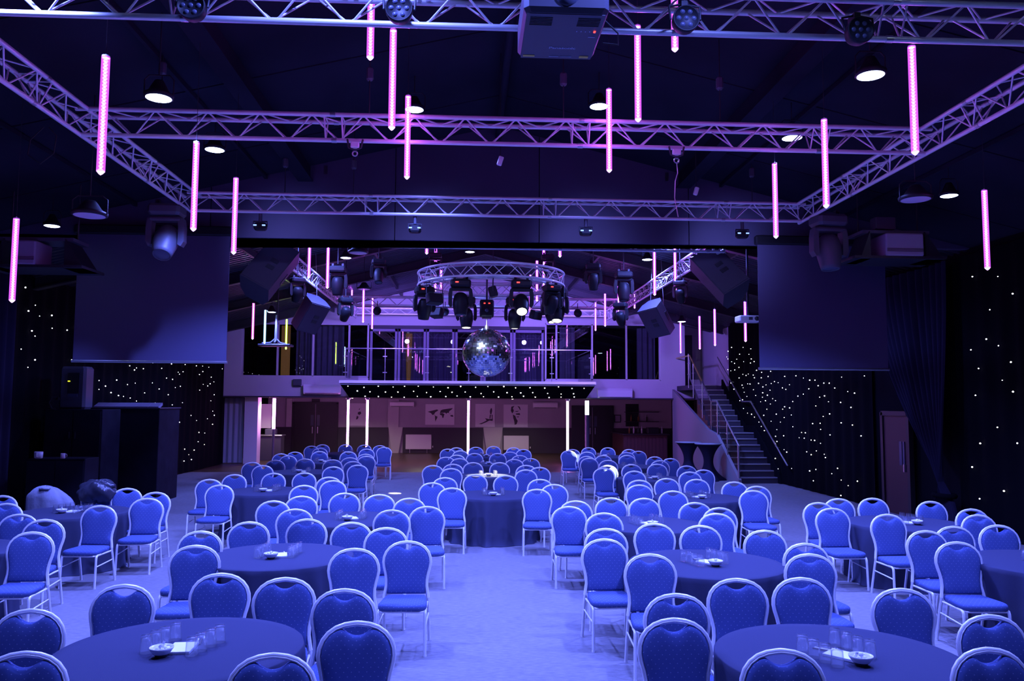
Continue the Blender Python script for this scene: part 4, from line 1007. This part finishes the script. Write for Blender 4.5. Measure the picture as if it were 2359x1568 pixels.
truss((XA, 12.95, ZT), (XB, 12.95, ZT), 'rear silver lighting truss just before the header wall')
truss((XA, 2.5, ZT), (XA, 13.1, ZT), 'long silver truss down the left of the front hall')
truss((XB, 2.5, ZT), (XB, 13.1, ZT), 'long silver truss down the right of the front hall')
Z2 = 5.47
truss((-4.05, 15.3, 5.42), (4.98, 15.3, 5.42), 'silver truss just behind the header wall', near=False)
truss((-4.05, 25.0, Z2), (4.98, 25.0, Z2), 'silver truss across the rear hall above the balcony', near=False)
truss((-4.05, 28.8, Z2 + .12), (4.98, 28.8, Z2 + .12), 'rearmost silver truss close to the gable wall', s=.2, near=False)
truss((-4.05, 15.3, Z2), (-4.05, 28.8, Z2), 'silver truss down the left of the rear hall', near=False)
truss((4.98, 15.3, Z2), (4.98, 28.8, Z2), 'silver truss down the right of the rear hall', near=False)
# circular truss
CC = Vector((.46, 17.0, 4.92)); CR = 1.42; hs = .13
ct = thing('circular_truss', 'round silver truss ring carrying moving lights over the mirror ball', 'truss', CC)
for rr in (CR - hs, CR + hs):
    for zz in (-hs, hs):
        MB().tube([(rr * cos(2 * pi * i / 64), rr * sin(2 * pi * i / 64), zz) for i in range(64)], .025, 8, True).build('chord', 'alu', ct)
def pol(r_, a, z): return Vector((r_ * cos(a), r_ * sin(a), z))
NP = 16
for i in range(NP):
    a0 = 2 * pi * i / NP; da = 2 * pi / NP
    for (r0, z0, r1, z1, sh) in ((CR + hs, -hs, CR + hs, hs, 0), (CR - hs, -hs, CR - hs, hs, .5), (CR - hs, hs, CR + hs, hs, .25), (CR - hs, -hs, CR + hs, -hs, .75)):
        A = pol(r0, a0 + da * sh, z0); B = pol(r1, a0 + da * (sh + .5), z1); C_ = pol(r0, a0 + da * (sh + 1), z0)
        for u, v in ((A, B), (B, C_)): link('brace', UNIT_BRACE, ct, u, rot_to(v - u), (1, 1, (v - u).length))
for a in (.5, 2.6, 4.71):
    pt = pol(CR, a, hs); top = roof(CC.x + pt.x) - CC.z
    MB().cyl(pt, (pt.x, pt.y, top), .008, 6).build('hanging_wire', 'dark_steel', ct)
# suspension wires of the front trusses
for x, y, lb in ((-3.6, 9.3, 'middle truss, far left'), (-1.2, 9.3, 'middle truss, left of centre'), (3.0, 9.3, 'middle truss, right'), (-1.9, 12.95, 'rear truss, left of centre'), (4.7, 12.95, 'rear truss, right'), (-3.0, 12.95, 'rear truss, far left'), (1.1, 9.3, 'middle truss at centre')):
    cm = thing('chain_hoist', 'dark chain hoist holding the ' + lb, 'hoist', (x, y, ZT + .13), group='chain hoists of the front trusses')
    MB().cyl((0, 0, 0), (0, 0, roof(x) - ZT - .15), .007, 6).build('chain', 'dark_steel', cm)
    MB().bbox((0, 0, .55), (.08, .08, .16), .02).build('hook_block', 'grey_fixture', cm)
for x, lb in ((-1.35, 'lifting eye under the middle truss at left'), (2.45, 'lifting eye under the middle truss at right')):
    e = thing('lifting_eye', lb, 'lifting eye', (x, 9.25, ZT - .13), group='lifting eyes under the middle truss')
    MB().bbox((0, 0, -.07), (.10, .06, .07), .01).build('clamp', 'white_plastic', e)
    MB().tube([(-.09, 0, 0), (-.07, 0, -.1), (0, 0, -.13), (.07, 0, -.1), (.09, 0, 0)], .012, 6).build('yoke', 'dark_steel', e)
    MB().tube([(.028 * cos(2 * pi * i / 12), 0, -.17 + .028 * sin(2 * pi * i / 12)) for i in range(12)], .009, 6, True).build('eye', 'steel', e)
    if x > 0:
        MB().tube([(0, 0, -.2), (.01, .0, -.32), (-.02, 0, -.42), (-.03, 0, -.62), (.01, .0, -.85)], .006, 5).build('loose_chain', 'steel', e)

# ---- LED tubes
def f_tube(b): b.cyl((0, 0, .03), (0, 0, .985), .007, 8)
def f_halo_sleeve(b): b.cyl((0, 0, .03), (0, 0, .985), .033, 12, caps=False)
def f_beads(b):
    for i in range(32):
        z = .045 + i * .0292
        b.lathe([(.0, -.012), (.0165, -.007), (.0195, 0), (.0165, .007), (.0, .012)], 8, (0, 0, z))
def f_tip(b): b.lathe([(.0, 0.0), (.016, .012), (.031, .03), (.031, .04)], 10)
def f_cap(b): b.lathe([(.031, .975), (.031, .995), (.012, 1.0), (.004, 1.01)], 10)
def nice(i, x, y, z):
    side = 'left' if x < -2 else ('right' if x > 3 else 'centre')
    return side
names_far = 'hanging purple LED tube'
tl = ['purple LED tube over the left end of the middle truss', 'purple LED tube, second hanging near centre top', 'purple LED tube behind the middle truss left of centre',
      'purple LED tube at the left corner of the rear truss', 'purple LED tube just right of the left truss corner', 'purple LED tube hanging at the far left edge',
      'purple LED tube hanging right of the ceiling projector', 'purple LED tube crossing the middle truss right of centre', 'purple LED tube crossing the right end of the middle truss',
      'purple LED tube at the top right truss corner', 'purple LED tube in front of the rear truss at right', 'purple LED tube hanging at the far right edge',
      'purple LED tube behind the header, third from left', 'purple LED tube left of the rear truss corner', 'purple LED tube at the rear truss left corner', 'purple LED tube crossing the rear trusses at left',
      'purple LED tube crossing the rearmost truss at left', 'pink-white LED tube below the big left speaker', 'cyan-white LED tube beside the suspended fan at left', 'yellow-green LED tube left of the small left speaker',
      'purple LED tube above the right rear truss', 'purple LED tube at the rear truss right corner', 'purple LED tube crossing the rear trusses at right', 'purple LED tube crossing the rearmost truss at right',
      'purple LED tube before the gable wall right end', 'purple LED tube left of the stair head', 'purple LED tube over the stair head', 'purple LED tube behind the small white projector',
      'purple LED tube cut by the top edge left of centre', 'purple LED tube behind the third round par light', 'short-showing purple LED tube over the big left speaker', 'purple LED tube right of the big left speaker',
      'purple LED tube peeping under the header left of the ring', 'purple LED tube peeping under the header right of the ring', 'purple LED tube crossing the right rear truss', 'purple LED tube over the big right speaker',
      'purple LED tube near the right small speaker', 'purple LED tube inside the ring, leftmost', 'purple LED tube inside the ring, second from left', 'purple LED tube inside the ring, second from right', 'purple LED tube inside the ring, rightmost', 'purple LED tube inside the ring, third from left']
for i, (x, y, z) in enumerate(TUBES):
    c = {17: 'pink', 18: 'cyan', 19: 'lime'}.get(i, 'purple')
    t = thing('led_tube', tl[i], 'LED tube', (x, y, z), group='hanging LED tubes')
    link('light_core', shared('light_core', 'tube_' + c, f_tube), t)
    link('halo_sleeve', shared('halo_sleeve', 'halo_sleeve_' + c, f_halo_sleeve), t)
    tag(link('led_beads', shared('led_beads', 'led_' + c, f_beads), t), kind='stuff')
    link('tip', shared('tube_tip', 'led_' + c, f_tip), t); link('end_cap', shared('tube_cap', 'white_plastic', f_cap), t)
    top = roof(x) - z
    if top > 1.02:
        MB().cyl((0, 0, 1.0), (0, 0, top), .003, 4, caps=False).build('hanging_wire', 'dark_steel', t)

# ---- round ceiling lamps
def lamp(x, y, z, label, on=True, r=.145, watts=LAMP_W, angle=92):
    l = thing('ceiling_lamp', label, 'lamp', (x, y, z), group='round ceiling lamps')
    k = r / .145
    MB().lathe([(.145 * k, 0), (.165 * k, .005), (.17 * k, .04), (.12 * k, .07), (.07 * k, .16), (.05 * k, .19), (0, .19)], 24).build('housing', 'black_fixture', l)
    MB().lathe([(0, -.012), (.11 * k, -.01), (.145 * k, 0)], 24).build('lens', 'lamp_lens' if on else 'lamp_off', l)
    MB().tube([(-.17 * k, 0, .02), (-.17 * k, 0, .2), (-.12 * k, 0, .25), (.12 * k, 0, .25), (.17 * k, 0, .2), (.17 * k, 0, .02)], .008, 6).build('bracket', 'dark_steel', l)
    MB().cyl((0, 0, .25), (0, 0, max(.26, roof(x) - z)), .008, 6).build('hanger', 'dark_steel', l)
    if on: spot(l, (x, y, z - .05), watts, BLUE, angle, .8 if angle < 100 else .4, .07)
    return l
ON = [(-3.3, 8.45, 5.50, 'lit round ceiling lamp at upper left'), (4.0, 7.62, 5.60, 'lit round ceiling lamp at upper right'), (-.82, 11.37, 6.53, 'lit round ceiling lamp left of centre above the middle truss'),
      (1.82, 11.07, 6.53, 'lit round ceiling lamp right of centre above the middle truss'), (-3.62, 11.33, 5.86, 'lit round ceiling lamp under the middle truss at left'), (4.36, 10.45, 5.92, 'lit round ceiling lamp behind the middle truss at right'),
      (-6.73, 13.14, 5.12, 'small lit ceiling lamp beside the unlit one at far left'), (6.89, 11.02, 5.32, 'small lit ceiling lamp beside the unlit one at far right'),
      (-3.6, 6.0, 5.9, 'added ceiling lamp over the front left table, out of view'), (4.3, 5.0, 5.95, 'added ceiling lamp over the front right table, out of view'),  # lamps marked out of view are added as front fill
      (-.9, 5.2, 6.55, 'added ceiling lamp above the front aisle at left, out of view'), (1.9, 4.6, 6.55, 'added ceiling lamp above the front aisle at right, out of view'),
      (-3.4, 16.9, 6.2, 'added ceiling lamp hidden behind the header at left'), (4.3, 16.9, 6.2, 'added ceiling lamp hidden behind the header at right'),  # unseen lamps added to light the rear hall
      (-3.15, 20.4, 5.98, 'lit ceiling lamp under the rear roof left of the ring'), (4.6, 20.4, 6.05, 'lit ceiling lamp under the rear roof right of the ring'),
      (-5.75, 23.6, 4.93, 'lit ceiling lamp in front of the left window'), (6.35, 23.6, 4.78, 'lit ceiling lamp in front of the gable wall at right'),
      (0.0, 22.6, 6.6, 'ceiling lamp under the rear roof ridge')]
for x, y, z, lb in ON:
    lamp(x, y, z, lb, r=.13 if abs(x) < 5 else .115, watts=LAMP_W * (.5 if 'out of view' in lb else .92 if y < 14.5 and abs(x) < 5 else .4 if abs(x) > 5 else .5), angle=(66 if abs(x) > 5 else 122) if y < 14.5 else 150)
lamp(-4.68, 10.0, 4.58, 'large unlit high-bay lamp hanging at left', False, .18)
lamp(5.80, 10.0, 4.98, 'large unlit high-bay lamp hanging at right', False, .18)
for x, y, z, lb in ((-2.2, 15.8, 5.25, 'unlit high-bay lamp behind the header at left'), (3.2, 21.0, 5.55, 'unlit pale lamp right of the ring'), (-2.95, 22.5, 5.48, 'unlit pale lamp left of the ring')):
    lamp(x, y, z, lb, False, .17)

# ---- moving heads
def f_mbase(b): b.bbox((0, 0, -.06), (.34, .26, .12), .03)
def f_mclamp(b): b.box((-.1, 0, .03), (.04, .05, .06)).box((.1, 0, .03), (.04, .05, .06))
def f_myoke(b):
    b.bbox((0, 0, -.155), (.36, .12, .05), .02)
    for s_ in (-1, 1):
        b.prism([(s_ * .13, -.14), (s_ * .185, -.15), (s_ * .20, -.24), (s_ * .20, -.40), (s_ * .17, -.45), (s_ * .135, -.43), (s_ * .14, -.26)][::s_], -.05, .05, 'y')
def f_mhead(b):
    b.lathe([(0, .17), (.07, .165), (.105, .13), (.125, .05), (.13, -.04), (.118, -.10), (.105, -.17), (.095, -.21), (.085, -.21), (.08, -.2), (0, -.2)], 20)
def f_mlens(b): b.lathe([(0, -.212), (.05, -.21), (.082, -.202)], 18)
def moving_head(x, y, z, label, s=1.0, pan=0.0, tilt=0.0, lens='lens_off', body='black_fixture', hang=None, target=None, watts=0, red=False):
    m = thing('moving_head', label, 'stage light', (x, y, z), pan, 'moving head stage lights'); m.scale = (s, s, s)
    link('base', shared('mh_base', body, f_mbase), m); link('clamp', shared('mh_clamp', 'dark_steel', f_mclamp), m)
    link('yoke', shared('mh_yoke', body, f_myoke), m)
    h = link('head', shared('mh_head', body, f_mhead), m, (0, 0, -.38), Quaternion((1, 0, 0), tilt))
    link('lens', shared('mh_lens', lens, f_mlens), h)
    if red: link('indicator', shared('mh_led', 'red_led', lambda b: b.box((-.06, -.135, -.05), (.05, .01, .02))), m)
    if hang: MB().cyl((0, 0, .05), (0, 0, hang / s), .012, 6).build('hanger', 'dark_steel', m)
    return m
moving_head(-4.72, 12.6, 5.36, 'big grey moving head at the left truss corner, lens facing forward', 1.45, 0, -.55, body='grey_fixture')
moving_head(5.78, 12.5, 5.36, 'big grey moving head at the right truss corner, lens downward', 1.5, .1, -.12, body='grey_fixture')
zb = CC.z - hs - .06
def on_ring(a): return CC.x + CR * cos(a), CC.y + CR * sin(a)
RINGF = [(3.30, 1.15, .3, .25, 'beam_lens', 'moving head with lit lens at the left of the ring'), (4.25, 1.2, 0, -.15, 'lens_off', 'dark moving head at the front of the ring, left'),
         (5.12, 1.2, 0, -.75, 'beam_lens', 'moving head at the front of the ring with glaring lens'), (6.12, 1.2, -.3, -.35, 'beam_lens', 'moving head with lit lens at the right of the ring'),
         (1.95, 1.2, 0, -.12, 'beam_lens', 'moving head with lit lens at the back of the ring, left'), (1.15, 1.2, 0, .05, 'beam_lens', 'moving head with lit lens at the back of the ring, right'),
         (.35, 1.1, .5, -.3, 'beam_lens', 'moving head with lit lens at the right back of the ring'), (5.75, 1.0, .4, .5, 'lens_off', 'dark moving head at the right front of the ring')]
for a, s, pan, tilt, ln, lb in RINGF:
    x, y = on_ring(a); moving_head(x, y, zb, lb, s, pan, tilt, ln, red=True)
# beams that show in the picture: pool on the aisle floor, table and two chairs
def beam(a, target, watts, ang, lb=None):
    x, y = on_ring(a); spot(None, (x, y, zb - .75), watts, (1.0, .93, .62), ang, .25, .03, target, 'beam_light')
beam(1.95, (-1.86, 21.0, 0), 15000, 3.4); beam(1.15, (0.44, 17.7, .75), 5500, 16.0); beam(5.12, (3.12, 17.75, .9), 14000, 3.2); beam(6.12, (3.18, 23.6, .85), 16000, 2.4)
_x, _y = on_ring(4.25)
spot(None, (_x, _y, zb - .78), 420, (.55, .68, 1.0), 50, .4, .04, (.3, 17.0, 3.5), 'beam_light')  # spot added at this dark head to brighten the mirror ball
# flood boxes and round pars on the ring
def flood(a, label, drop=.32, w_=.34):
    x, y = on_ring(a); f = thing('flood_light', label, 'stage light', (x, y, zb), a, 'flood lights on the ring')
    MB().tube([(-w_ / 2 - .02, 0, -drop), (-w_ / 2 - .02, 0, 0), (w_ / 2 + .02, 0, 0), (w_ / 2 + .02, 0, -drop)], .01, 6).build('yoke', 'dark_steel', f)
    MB().bbox((0, 0, -drop), (w_, .16, .2), .02, Matrix.Rotation(.3, 3, 'X')).build('body', 'black_fixture', f)
    MB().box((0, -.02, -drop - .105), (w_ * .85, .12, .01), Matrix.Rotation(.3, 3, 'X')).build('lens', 'lens_off', f)
flood(3.75, 'black flood box at the left front of the ring'); flood(5.9, 'black flood box at the right front of the ring')
flood(2.55, 'black flood panel at the left back of the ring', .42, .3); flood(.75, 'black flood panel at the right back of the ring', .42, .3); flood(4.71, 'small black box hanging at the front middle of the ring', .25, .28)
# mirror ball and motor
mb_ = thing('mirror_ball', 'large mirror ball hanging under the ring', 'mirror ball', (.37, 17.0, 3.38))
b = MB(); NU, NV = 72, 36
for j in range(NV):
    for i in range(NU):
        p = []
        for (ii, jj) in ((i, j), (i + 1, j), (i + 1, j + 1), (i, j + 1)):
            t = pi * jj / NV; a = 2 * pi * ii / NU; p.append(Vector((sin(t) * cos(a), sin(t) * sin(a), -cos(t))) * .51)
        c = sum(p, Vector()) / 4; nrm = c.normalized(); tl_ = Vector((random.gauss(0, .07), random.gauss(0, .07), random.gauss(0, .07)))
        q = nrm.rotation_difference((nrm + tl_).normalized())
        p = [c + (q @ ((v - c) * .93)) + nrm * .004 for v in p]
        if 0 < j < NV - 1: b.add(p, [(0, 1, 2, 3)])
tag(b.build('mirror_tiles', 'mirror', mb_), kind='stuff')
MB().lathe([(0, -.505)] + [(.505 * sin(pi * k / 24), -.505 * cos(pi * k / 24)) for k in range(1, 24)] + [(0, .505)], 40).build('core', 'mirror', mb_)
MB().cyl((0, 0, .50), (0, 0, .58), .045, 14).build('cap', 'steel', mb_); MB().cyl((0, 0, .58), (0, 0, .73), .012, 8).build('chain', 'steel', mb_)
mo = thing('ball_motor', 'black motor box with red lights above the mirror ball', 'motor', (.37, 17.0, 4.12))
MB().bbox((0, 0, .2), (.30, .26, .36), .03).build('housing', 'black_fixture', mo); MB().box((0, 0, .02), (.2, .2, .06)).build('plate', 'dark_steel', mo)
for s_ in (-1, 1): MB().box((s_ * .05, -.136, .30), (.035, .01, .02)).build('indicator', 'red_led', mo)
MB().lathe([(0, .03), (.03, .03), (.04, .0)], 12, (0, -.135, .15), Quaternion((1, 0, 0), pi / 2)).build('lens', 'lens_off', mo)
MB().cyl((0, 0, .38), (0, 0, .85), .02, 8).build('hanger', 'dark_steel', mo)
MB().box((0, 0, .85), (2 * CR - .2, .05, .05)).build('crossbar', 'alu', mo)
# more heads hung through the rear hall
REAR = [(-2.95, 18.0, 5.35, 1.35, 0, .1, 'dark moving head above the lit tubes left of the ring'), (-2.0, 17.6, 5.45, 1.1, .2, -.3, 'dark moving head hung behind the header, left'),
        (-.75, 17.3, 5.55, 1.0, 0, -.8, 'dark moving head above the left of the ring'), (1.7, 17.3, 5.55, 1.0, .1, -.8, 'dark moving head above the right of the ring'),
        (2.75, 17.6, 5.42, 1.2, -.2, .35, 'dark moving head hung behind the header, right'), (3.55, 18.2, 5.35, 1.4, 0, -.1, 'dark moving head above the lit tubes right of the ring'),
        (-3.75, 17.6, 5.02, 1.1, .6, .5, 'dark moving head beside the big left speaker'), (4.6, 17.2, 5.0, 1.0, -.6, .5, 'dark moving head beside the big right speaker'),
        (-3.3, 21.5, 5.1, 1.3, .5, .7, 'dark moving head under the left rear truss corner'), (4.1, 21.5, 5.05, 1.3, -.5, .7, 'dark moving head under the right rear truss corner')]
for x, y, z, s, pan, tilt, lb in REAR: moving_head(x, y, z, lb, s * .82, pan, tilt, hang=roof(x) - z - .03)
# small round lights clamped under the rearmost truss
for i, x in enumerate((-2.85, -.75, 2.55, 3.4)):
    f = thing('par_can', 'small round light under the truss above the balcony, ' + ('first', 'second', 'third', 'fourth')[i] + ' from left', 'stage light', (x, 24.95, Z2 - .1), group='round lights under the rear hall truss')
    MB().cyl((0, 0, .1), (0, 0, -.06), .012, 6).build('clamp', 'dark_steel', f)
    MB().lathe([(.0, .1), (.1, .1), (.125, -.02), (.125, -.1), (.1, -.1), (.09, -.06), (0, -.06)], 16, (0, 0, -.2), Quaternion((1, 0, 0), -1.2)).build('can', 'black_fixture', f)
    spot(f, (x, 25.15, Z2 - .32), 900, (.24, .14, 1.0), 100, .7, .09, (x * 1.7, 31, 4.2), 'added_gable_wash')  # light added to the unlit-looking cans to brighten the gable

# ---- seven-lens round par lights on the front truss
def f_parbody(b): b.lathe([(0, .10), (.07, .10), (.095, .06), (.105, 0), (.105, -.03), (.098, -.035), (0, -.03)], 28, q=Quaternion((1, 0, 0), -pi / 2) @ Quaternion((1, 0, 0), pi))
for x, z, lb in ((-2.16, 5.34, 'round seven-lens par light on the front truss, first from left'), (-.57, 5.37, 'round seven-lens par light on the front truss, second from left'),
                 (1.70, 5.36, 'round seven-lens par light on the front truss, third from left'), (3.12, 5.31, 'round seven-lens par light on the front truss, rightmost')):
    f = thing('par_light', lb, 'stage light', (x, 6.1, z), group='seven-lens par lights')
    MB().lathe([(0, .11), (.07, .11), (.098, .06), (.108, 0), (.108, -.03), (.1, -.036), (.098, -.03), (0, -.03)], 28, q=Quaternion((1, 0, 0), -pi / 2)).build('body', 'black_fixture', f)
    for k in range(7):
        a = 2 * pi * k / 6; r_ = 0 if k == 6 else .06
        MB().lathe([(0, -.038), (.014, -.037), (.02, -.03)], 12, (r_ * cos(a), 0, r_ * sin(a)), Quaternion((1, 0, 0), -pi / 2)).build('lens', 'lens_off', f)
    MB().tube([(-.12, .0, 0), (-.125, .03, .12), (0, .06, .16), (.125, .03, .12), (.12, 0, 0)], .01, 6).build('yoke', 'dark_steel', f)
    MB().box((0, .08, .10), (.05, .12, .14)).build('clamp', 'dark_steel', f)
# small fixtures washing the header wall
for x, lb in ((-3.39, 'first from left'), (-.90, 'second from left'), (1.91, 'third from left'), (4.54, 'rightmost')):
    f = thing('wash_light', 'small black wash light under the rear truss, ' + lb, 'stage light', (x, 13.0, 5.34), group='wash lights under the rear truss')
    MB().cyl((0, 0, .03), (0, 0, -.12), .03, 8).build('stem', 'grey_fixture', f)
    MB().tube([(-.11, 0, -.2), (-.11, 0, -.12), (.11, 0, -.12), (.11, 0, -.2)], .012, 6).build('yoke', 'dark_steel', f)
    MB().bbox((0, .02, -.2), (.2, .14, .12), .03).build('body', 'black_fixture', f)
    for s_ in (-1, 1): MB().box((s_ * .07, -.055, -.19), (.05, .012, .02)).build('lens', 'blue_led', f)
    spot(f, (x, 13.15, 5.13), 70, (.25, .28, 1.0), 110, .8, .05, (x + .15, 14.3, 5.0), 'wash_beam')

# ---- hanging speakers
def speaker(x, y, z, dims, rx, ry, rz, label, name='hanging_speaker', top=.9):
    s = thing(name, label, 'speaker', (x, y, z), group='hanging loudspeakers')
    R_ = Matrix.Rotation(rz, 3, 'Z') @ Matrix.Rotation(rx, 3, 'X') @ Matrix.Rotation(ry, 3, 'Y'); q = R_.to_quaternion()
    w_, d_, h_ = dims
    MB().prism([(-w_ / 2, -d_ / 2), (w_ / 2, -d_ / 2), (w_ / 2, d_ * .12), (w_ * .30, d_ / 2), (-w_ * .30, d_ / 2), (-w_ / 2, d_ * .12)], -h_ / 2, h_ / 2, 'z').build('cabinet', 'speaker_black', s, rot=q)
    MB().box((0, -d_ / 2 - .006, 0), (w_ * .94, .012, h_ * .95)).build('grille', 'speaker_black', s, rot=q)
    for dz in (.07, -.07): MB().box((w_ * .08, -d_ / 2 - .016, dz * h_ / .9 + .0), (.15 * w_ / .6, .01, .09)).build('badge', 'black_plastic', s, rot=q)
    MB().box((w_ / 2 + .004, 0, 0), (.012, .09, .26)).build('handle', 'black_plastic', s, rot=q)
    for s_ in (-1, 1): MB().cyl((s_ * .18, .05, h_ * .3), (s_ * .12, .05, roof(x) - z - .03), .008, 6).build('hanging_wire', 'steel', s)
    return s
speaker(-3.93, 15.9, 4.86, (.62, .66, 1.08), -.42, .55, .25, 'big black speaker hanging tilted under the header at left')
speaker(5.05, 15.9, 4.88, (.62, .66, 1.08), -.42, -.62, -.25, 'big black speaker hanging tilted under the header at right')
speaker(-4.15, 21.0, 4.62, (.60, .55, .86), .62, .18, .70, 'smaller black speaker hanging before the left window')
speaker(5.0, 21.0, 4.60, (.60, .55, .86), .62, -.18, -.70, 'smaller black speaker hanging before the right window')
# suspended fan-like mount at left
fm = thing('suspended_fixture', 'blue-lit ceiling bracket hanging before the left window', 'bracket', (-5.7, 24.0, 4.05))
MB().cyl((0, 0, .1), (0, 0, .85), .05, 10, .03).build('pole', 'grey_fixture', fm)
MB().cyl((0, .12, -.04), (0, .12, roof(-5.7) - 4.05), .02, 8).build('hanger', 'dark_steel', fm)
MB().tube([(0, 0, .15), (-.15, 0, .02), (-.4, 0, 0)], .03, 6).tube([(0, 0, .15), (.12, 0, .02), (.3, 0, -.02)], .03, 6).tube([(0, 0, .1), (0, -.2, 0)], .03, 6).build('arm', 'grey_fixture', fm)
MB().bbox((0, 0, -.06), (.95, .5, .06), .02).build('tray', 'dark_steel', fm)

# ---- projectors
pj = thing('ceiling_projector', 'large dark projector hung from the front truss, underside showing', 'projector', (.66, 5.75, 5.02))
MB().bbox((0, 0, .13), (.60, .78, .26), .035).build('body', 'grey_fixture', pj)
MB().box((0, 0, -.002), (.55, .72, .006)).build('underside', 'grey_fixture', pj)
MB().lathe([(0, 0), (.08, 0), (.10, .03), (.10, .10)], 24, (0, -.40, .13), Quaternion((1, 0, 0), -pi / 2)).build('lens', 'lens_off', pj)
for s_ in (-1, 1):
    v = MB()
    for k in range(6): v.box((s_ * .17, -.20 - k * .022, -.007), (.16, .006, .006))
    v.build('vent', 'black_plastic', pj)
    MB().box((s_ * .215, .315, -.007), (.09 if s_ < 0 else .07, .028 if s_ < 0 else .036, .004)).build('warning_label', 'yellow_label', pj)
    MB().box((s_ * .2, 0, .34), (.05, .5, .16)).build('bracket', 'dark_steel', pj)
MB().box((.235, -.115, -.007), (.014, .022, .006)).build('standby_light', 'red_led', pj)
for k in range(4): MB().box((.20 - k * .032, -.115, -.006), (.007, .018, .004)).build('status_light', 'logo_grey', pj)
def lettering(txt, size, loc, parent, m_='logo_grey', bold=0.0):
    cu = bpy.data.curves.new('lettering', 'FONT'); cu.body = txt; cu.size = size; cu.align_x = 'CENTER'; cu.align_y = 'CENTER'; cu.extrude = .0008; cu.offset = bold
    cu.materials.append(MATS[m_]); o = bpy.data.objects.new('lettering', cu); COL.objects.link(o); o.parent = parent; o.location = loc
    bpy.context.view_layer.update()
    me = bpy.data.meshes.new_from_object(o.evaluated_get(bpy.context.evaluated_depsgraph_get()))
    bpy.data.objects.remove(o); me.materials.clear(); me.materials.append(MATS[m_])
    o = link('lettering', me, parent, loc); o.rotation_euler = (pi, 0, 0); return o
lettering('Panasonic', .052, (0.03, .165, -.007), pj, bold=.0006)
MB().box((-.02, .315, -.007), (.075, .007, .003)).box((.075, .315, -.007), (.09, .007, .003)).build('small_print', 'logo_grey', pj)
MB().box((.225, -.03, -.007), (.05, .010, .003)).build('model_plate', 'logo_grey', pj)
MB().tube([(.28, -.1, .12), (.42, -.05, .02), (.45, .1, .0), (.36, .25, .08)], .006, 6).build('cable', 'rubber', pj)
# shelf-mounted projectors outside the trusses
for x, s_, lb in ((6.82, 1, 'projector on a hanging shelf at right beside the truss'), (-6.55, -1, 'projector on a hanging shelf at left beside the truss')):
    z = 4.68 if s_ > 0 else 4.35
    p = thing('shelf_projector', lb, 'projector', (x, 12.5, z), group='projectors on hanging shelves')
    MB().box((0, .1, -.03), (1.5, .75, .04)).build('shelf', 'dark_steel', p)
    MB().bbox((0.06 * s_, -.05, .17), (.62 if s_ > 0 else .27, .5, .36), .02).build('body', 'curtain_purple', p)
    for k in range(3): MB().box((0.06 * s_, -.305, .06 + k * .02), (.6 if s_ > 0 else .25, .01, .006)).build('vent', 'dark_steel', p)
    MB().box((0, .1, .40), (1.1, .5, .05)).build('top_plate', 'grey_fixture', p)
    MB().prism([(-.62, -.05), (-.45, .4), (-.45, -.05)], -.2, .3, 'y').build('side_plate', 'dark_steel', p)
    MB().prism([(.75, -.05), (.45, -.05), (.45, .4)], -.2, .3, 'y').build('side_plate', 'dark_steel', p)
    for q in (-.5, .5): MB().cyl((q, .1, .4), (q, .1, max(.45, roof(x) - z)), .012, 6).build('hanger', 'dark_steel', p)
    if s_ > 0: tag(MB().bbox((6.74, 12.6, 5.26), (.34, .2, .2), .015).build('junction_box', 'grey_fixture'), 'grey box above the right shelf projector', 'box')
wp = thing('white_projector', 'small white projector hanging beside the right screen', 'projector', (5.85, 16.5, 4.02))
MB().bbox((0, 0, .08), (.46, .34, .13), .02).build('body', 'white_plastic', wp)
MB().lathe([(0, .03), (.04, .03), (.05, 0)], 16, (.13, -.17, .08), Quaternion((1, 0, 0), pi / 2)).build('lens', 'black_plastic', wp)
MB().box((0, -.172, .08), (.08, .006, .06)).build('vent', 'grey_fixture', wp)
MB().cyl((0, 0, .14), (0, 0, roof(5.85) - 4.02), .025, 8).build('hanger', 'dark_steel', wp)
tag(MB().bbox((.72, 14.27, 5.95), (.09, .06, .05), .01).build('alarm_light', 'door_red'), 'small red alarm light on the header wall', 'light')
lw = thing('hanging_cable', 'loose cable looping under the left truss', 'cable', (-4.75, 9.0, 5.35))
MB().tube([(0, 0, 0), (-.14, 0, -.15), (-.16, 0, -.32), (-.02, 0, -.42), (.12, 0, -.3), (.14, 0, -.1), (.05, 0, 0)], .006, 6).build('loop', 'rubber', lw)
for x, y, z, lb in ((.42, 11.2, 5.75, 'pale sensor box dangling under the roof ridge'), (3.65, 12.6, 5.75, 'pale sensor box hanging before the header at right')):
    s = thing('sensor_box', lb, 'sensor', (x, y, z)); MB().bbox((0, 0, 0), (.07, .05, .13), .01, Matrix.Rotation(.3, 3, 'Y')).build('case', 'white_plastic', s)
    MB().cyl((0, 0, .06), (0, 0, roof(x) - z), .006, 6).build('cable', 'rubber', s)
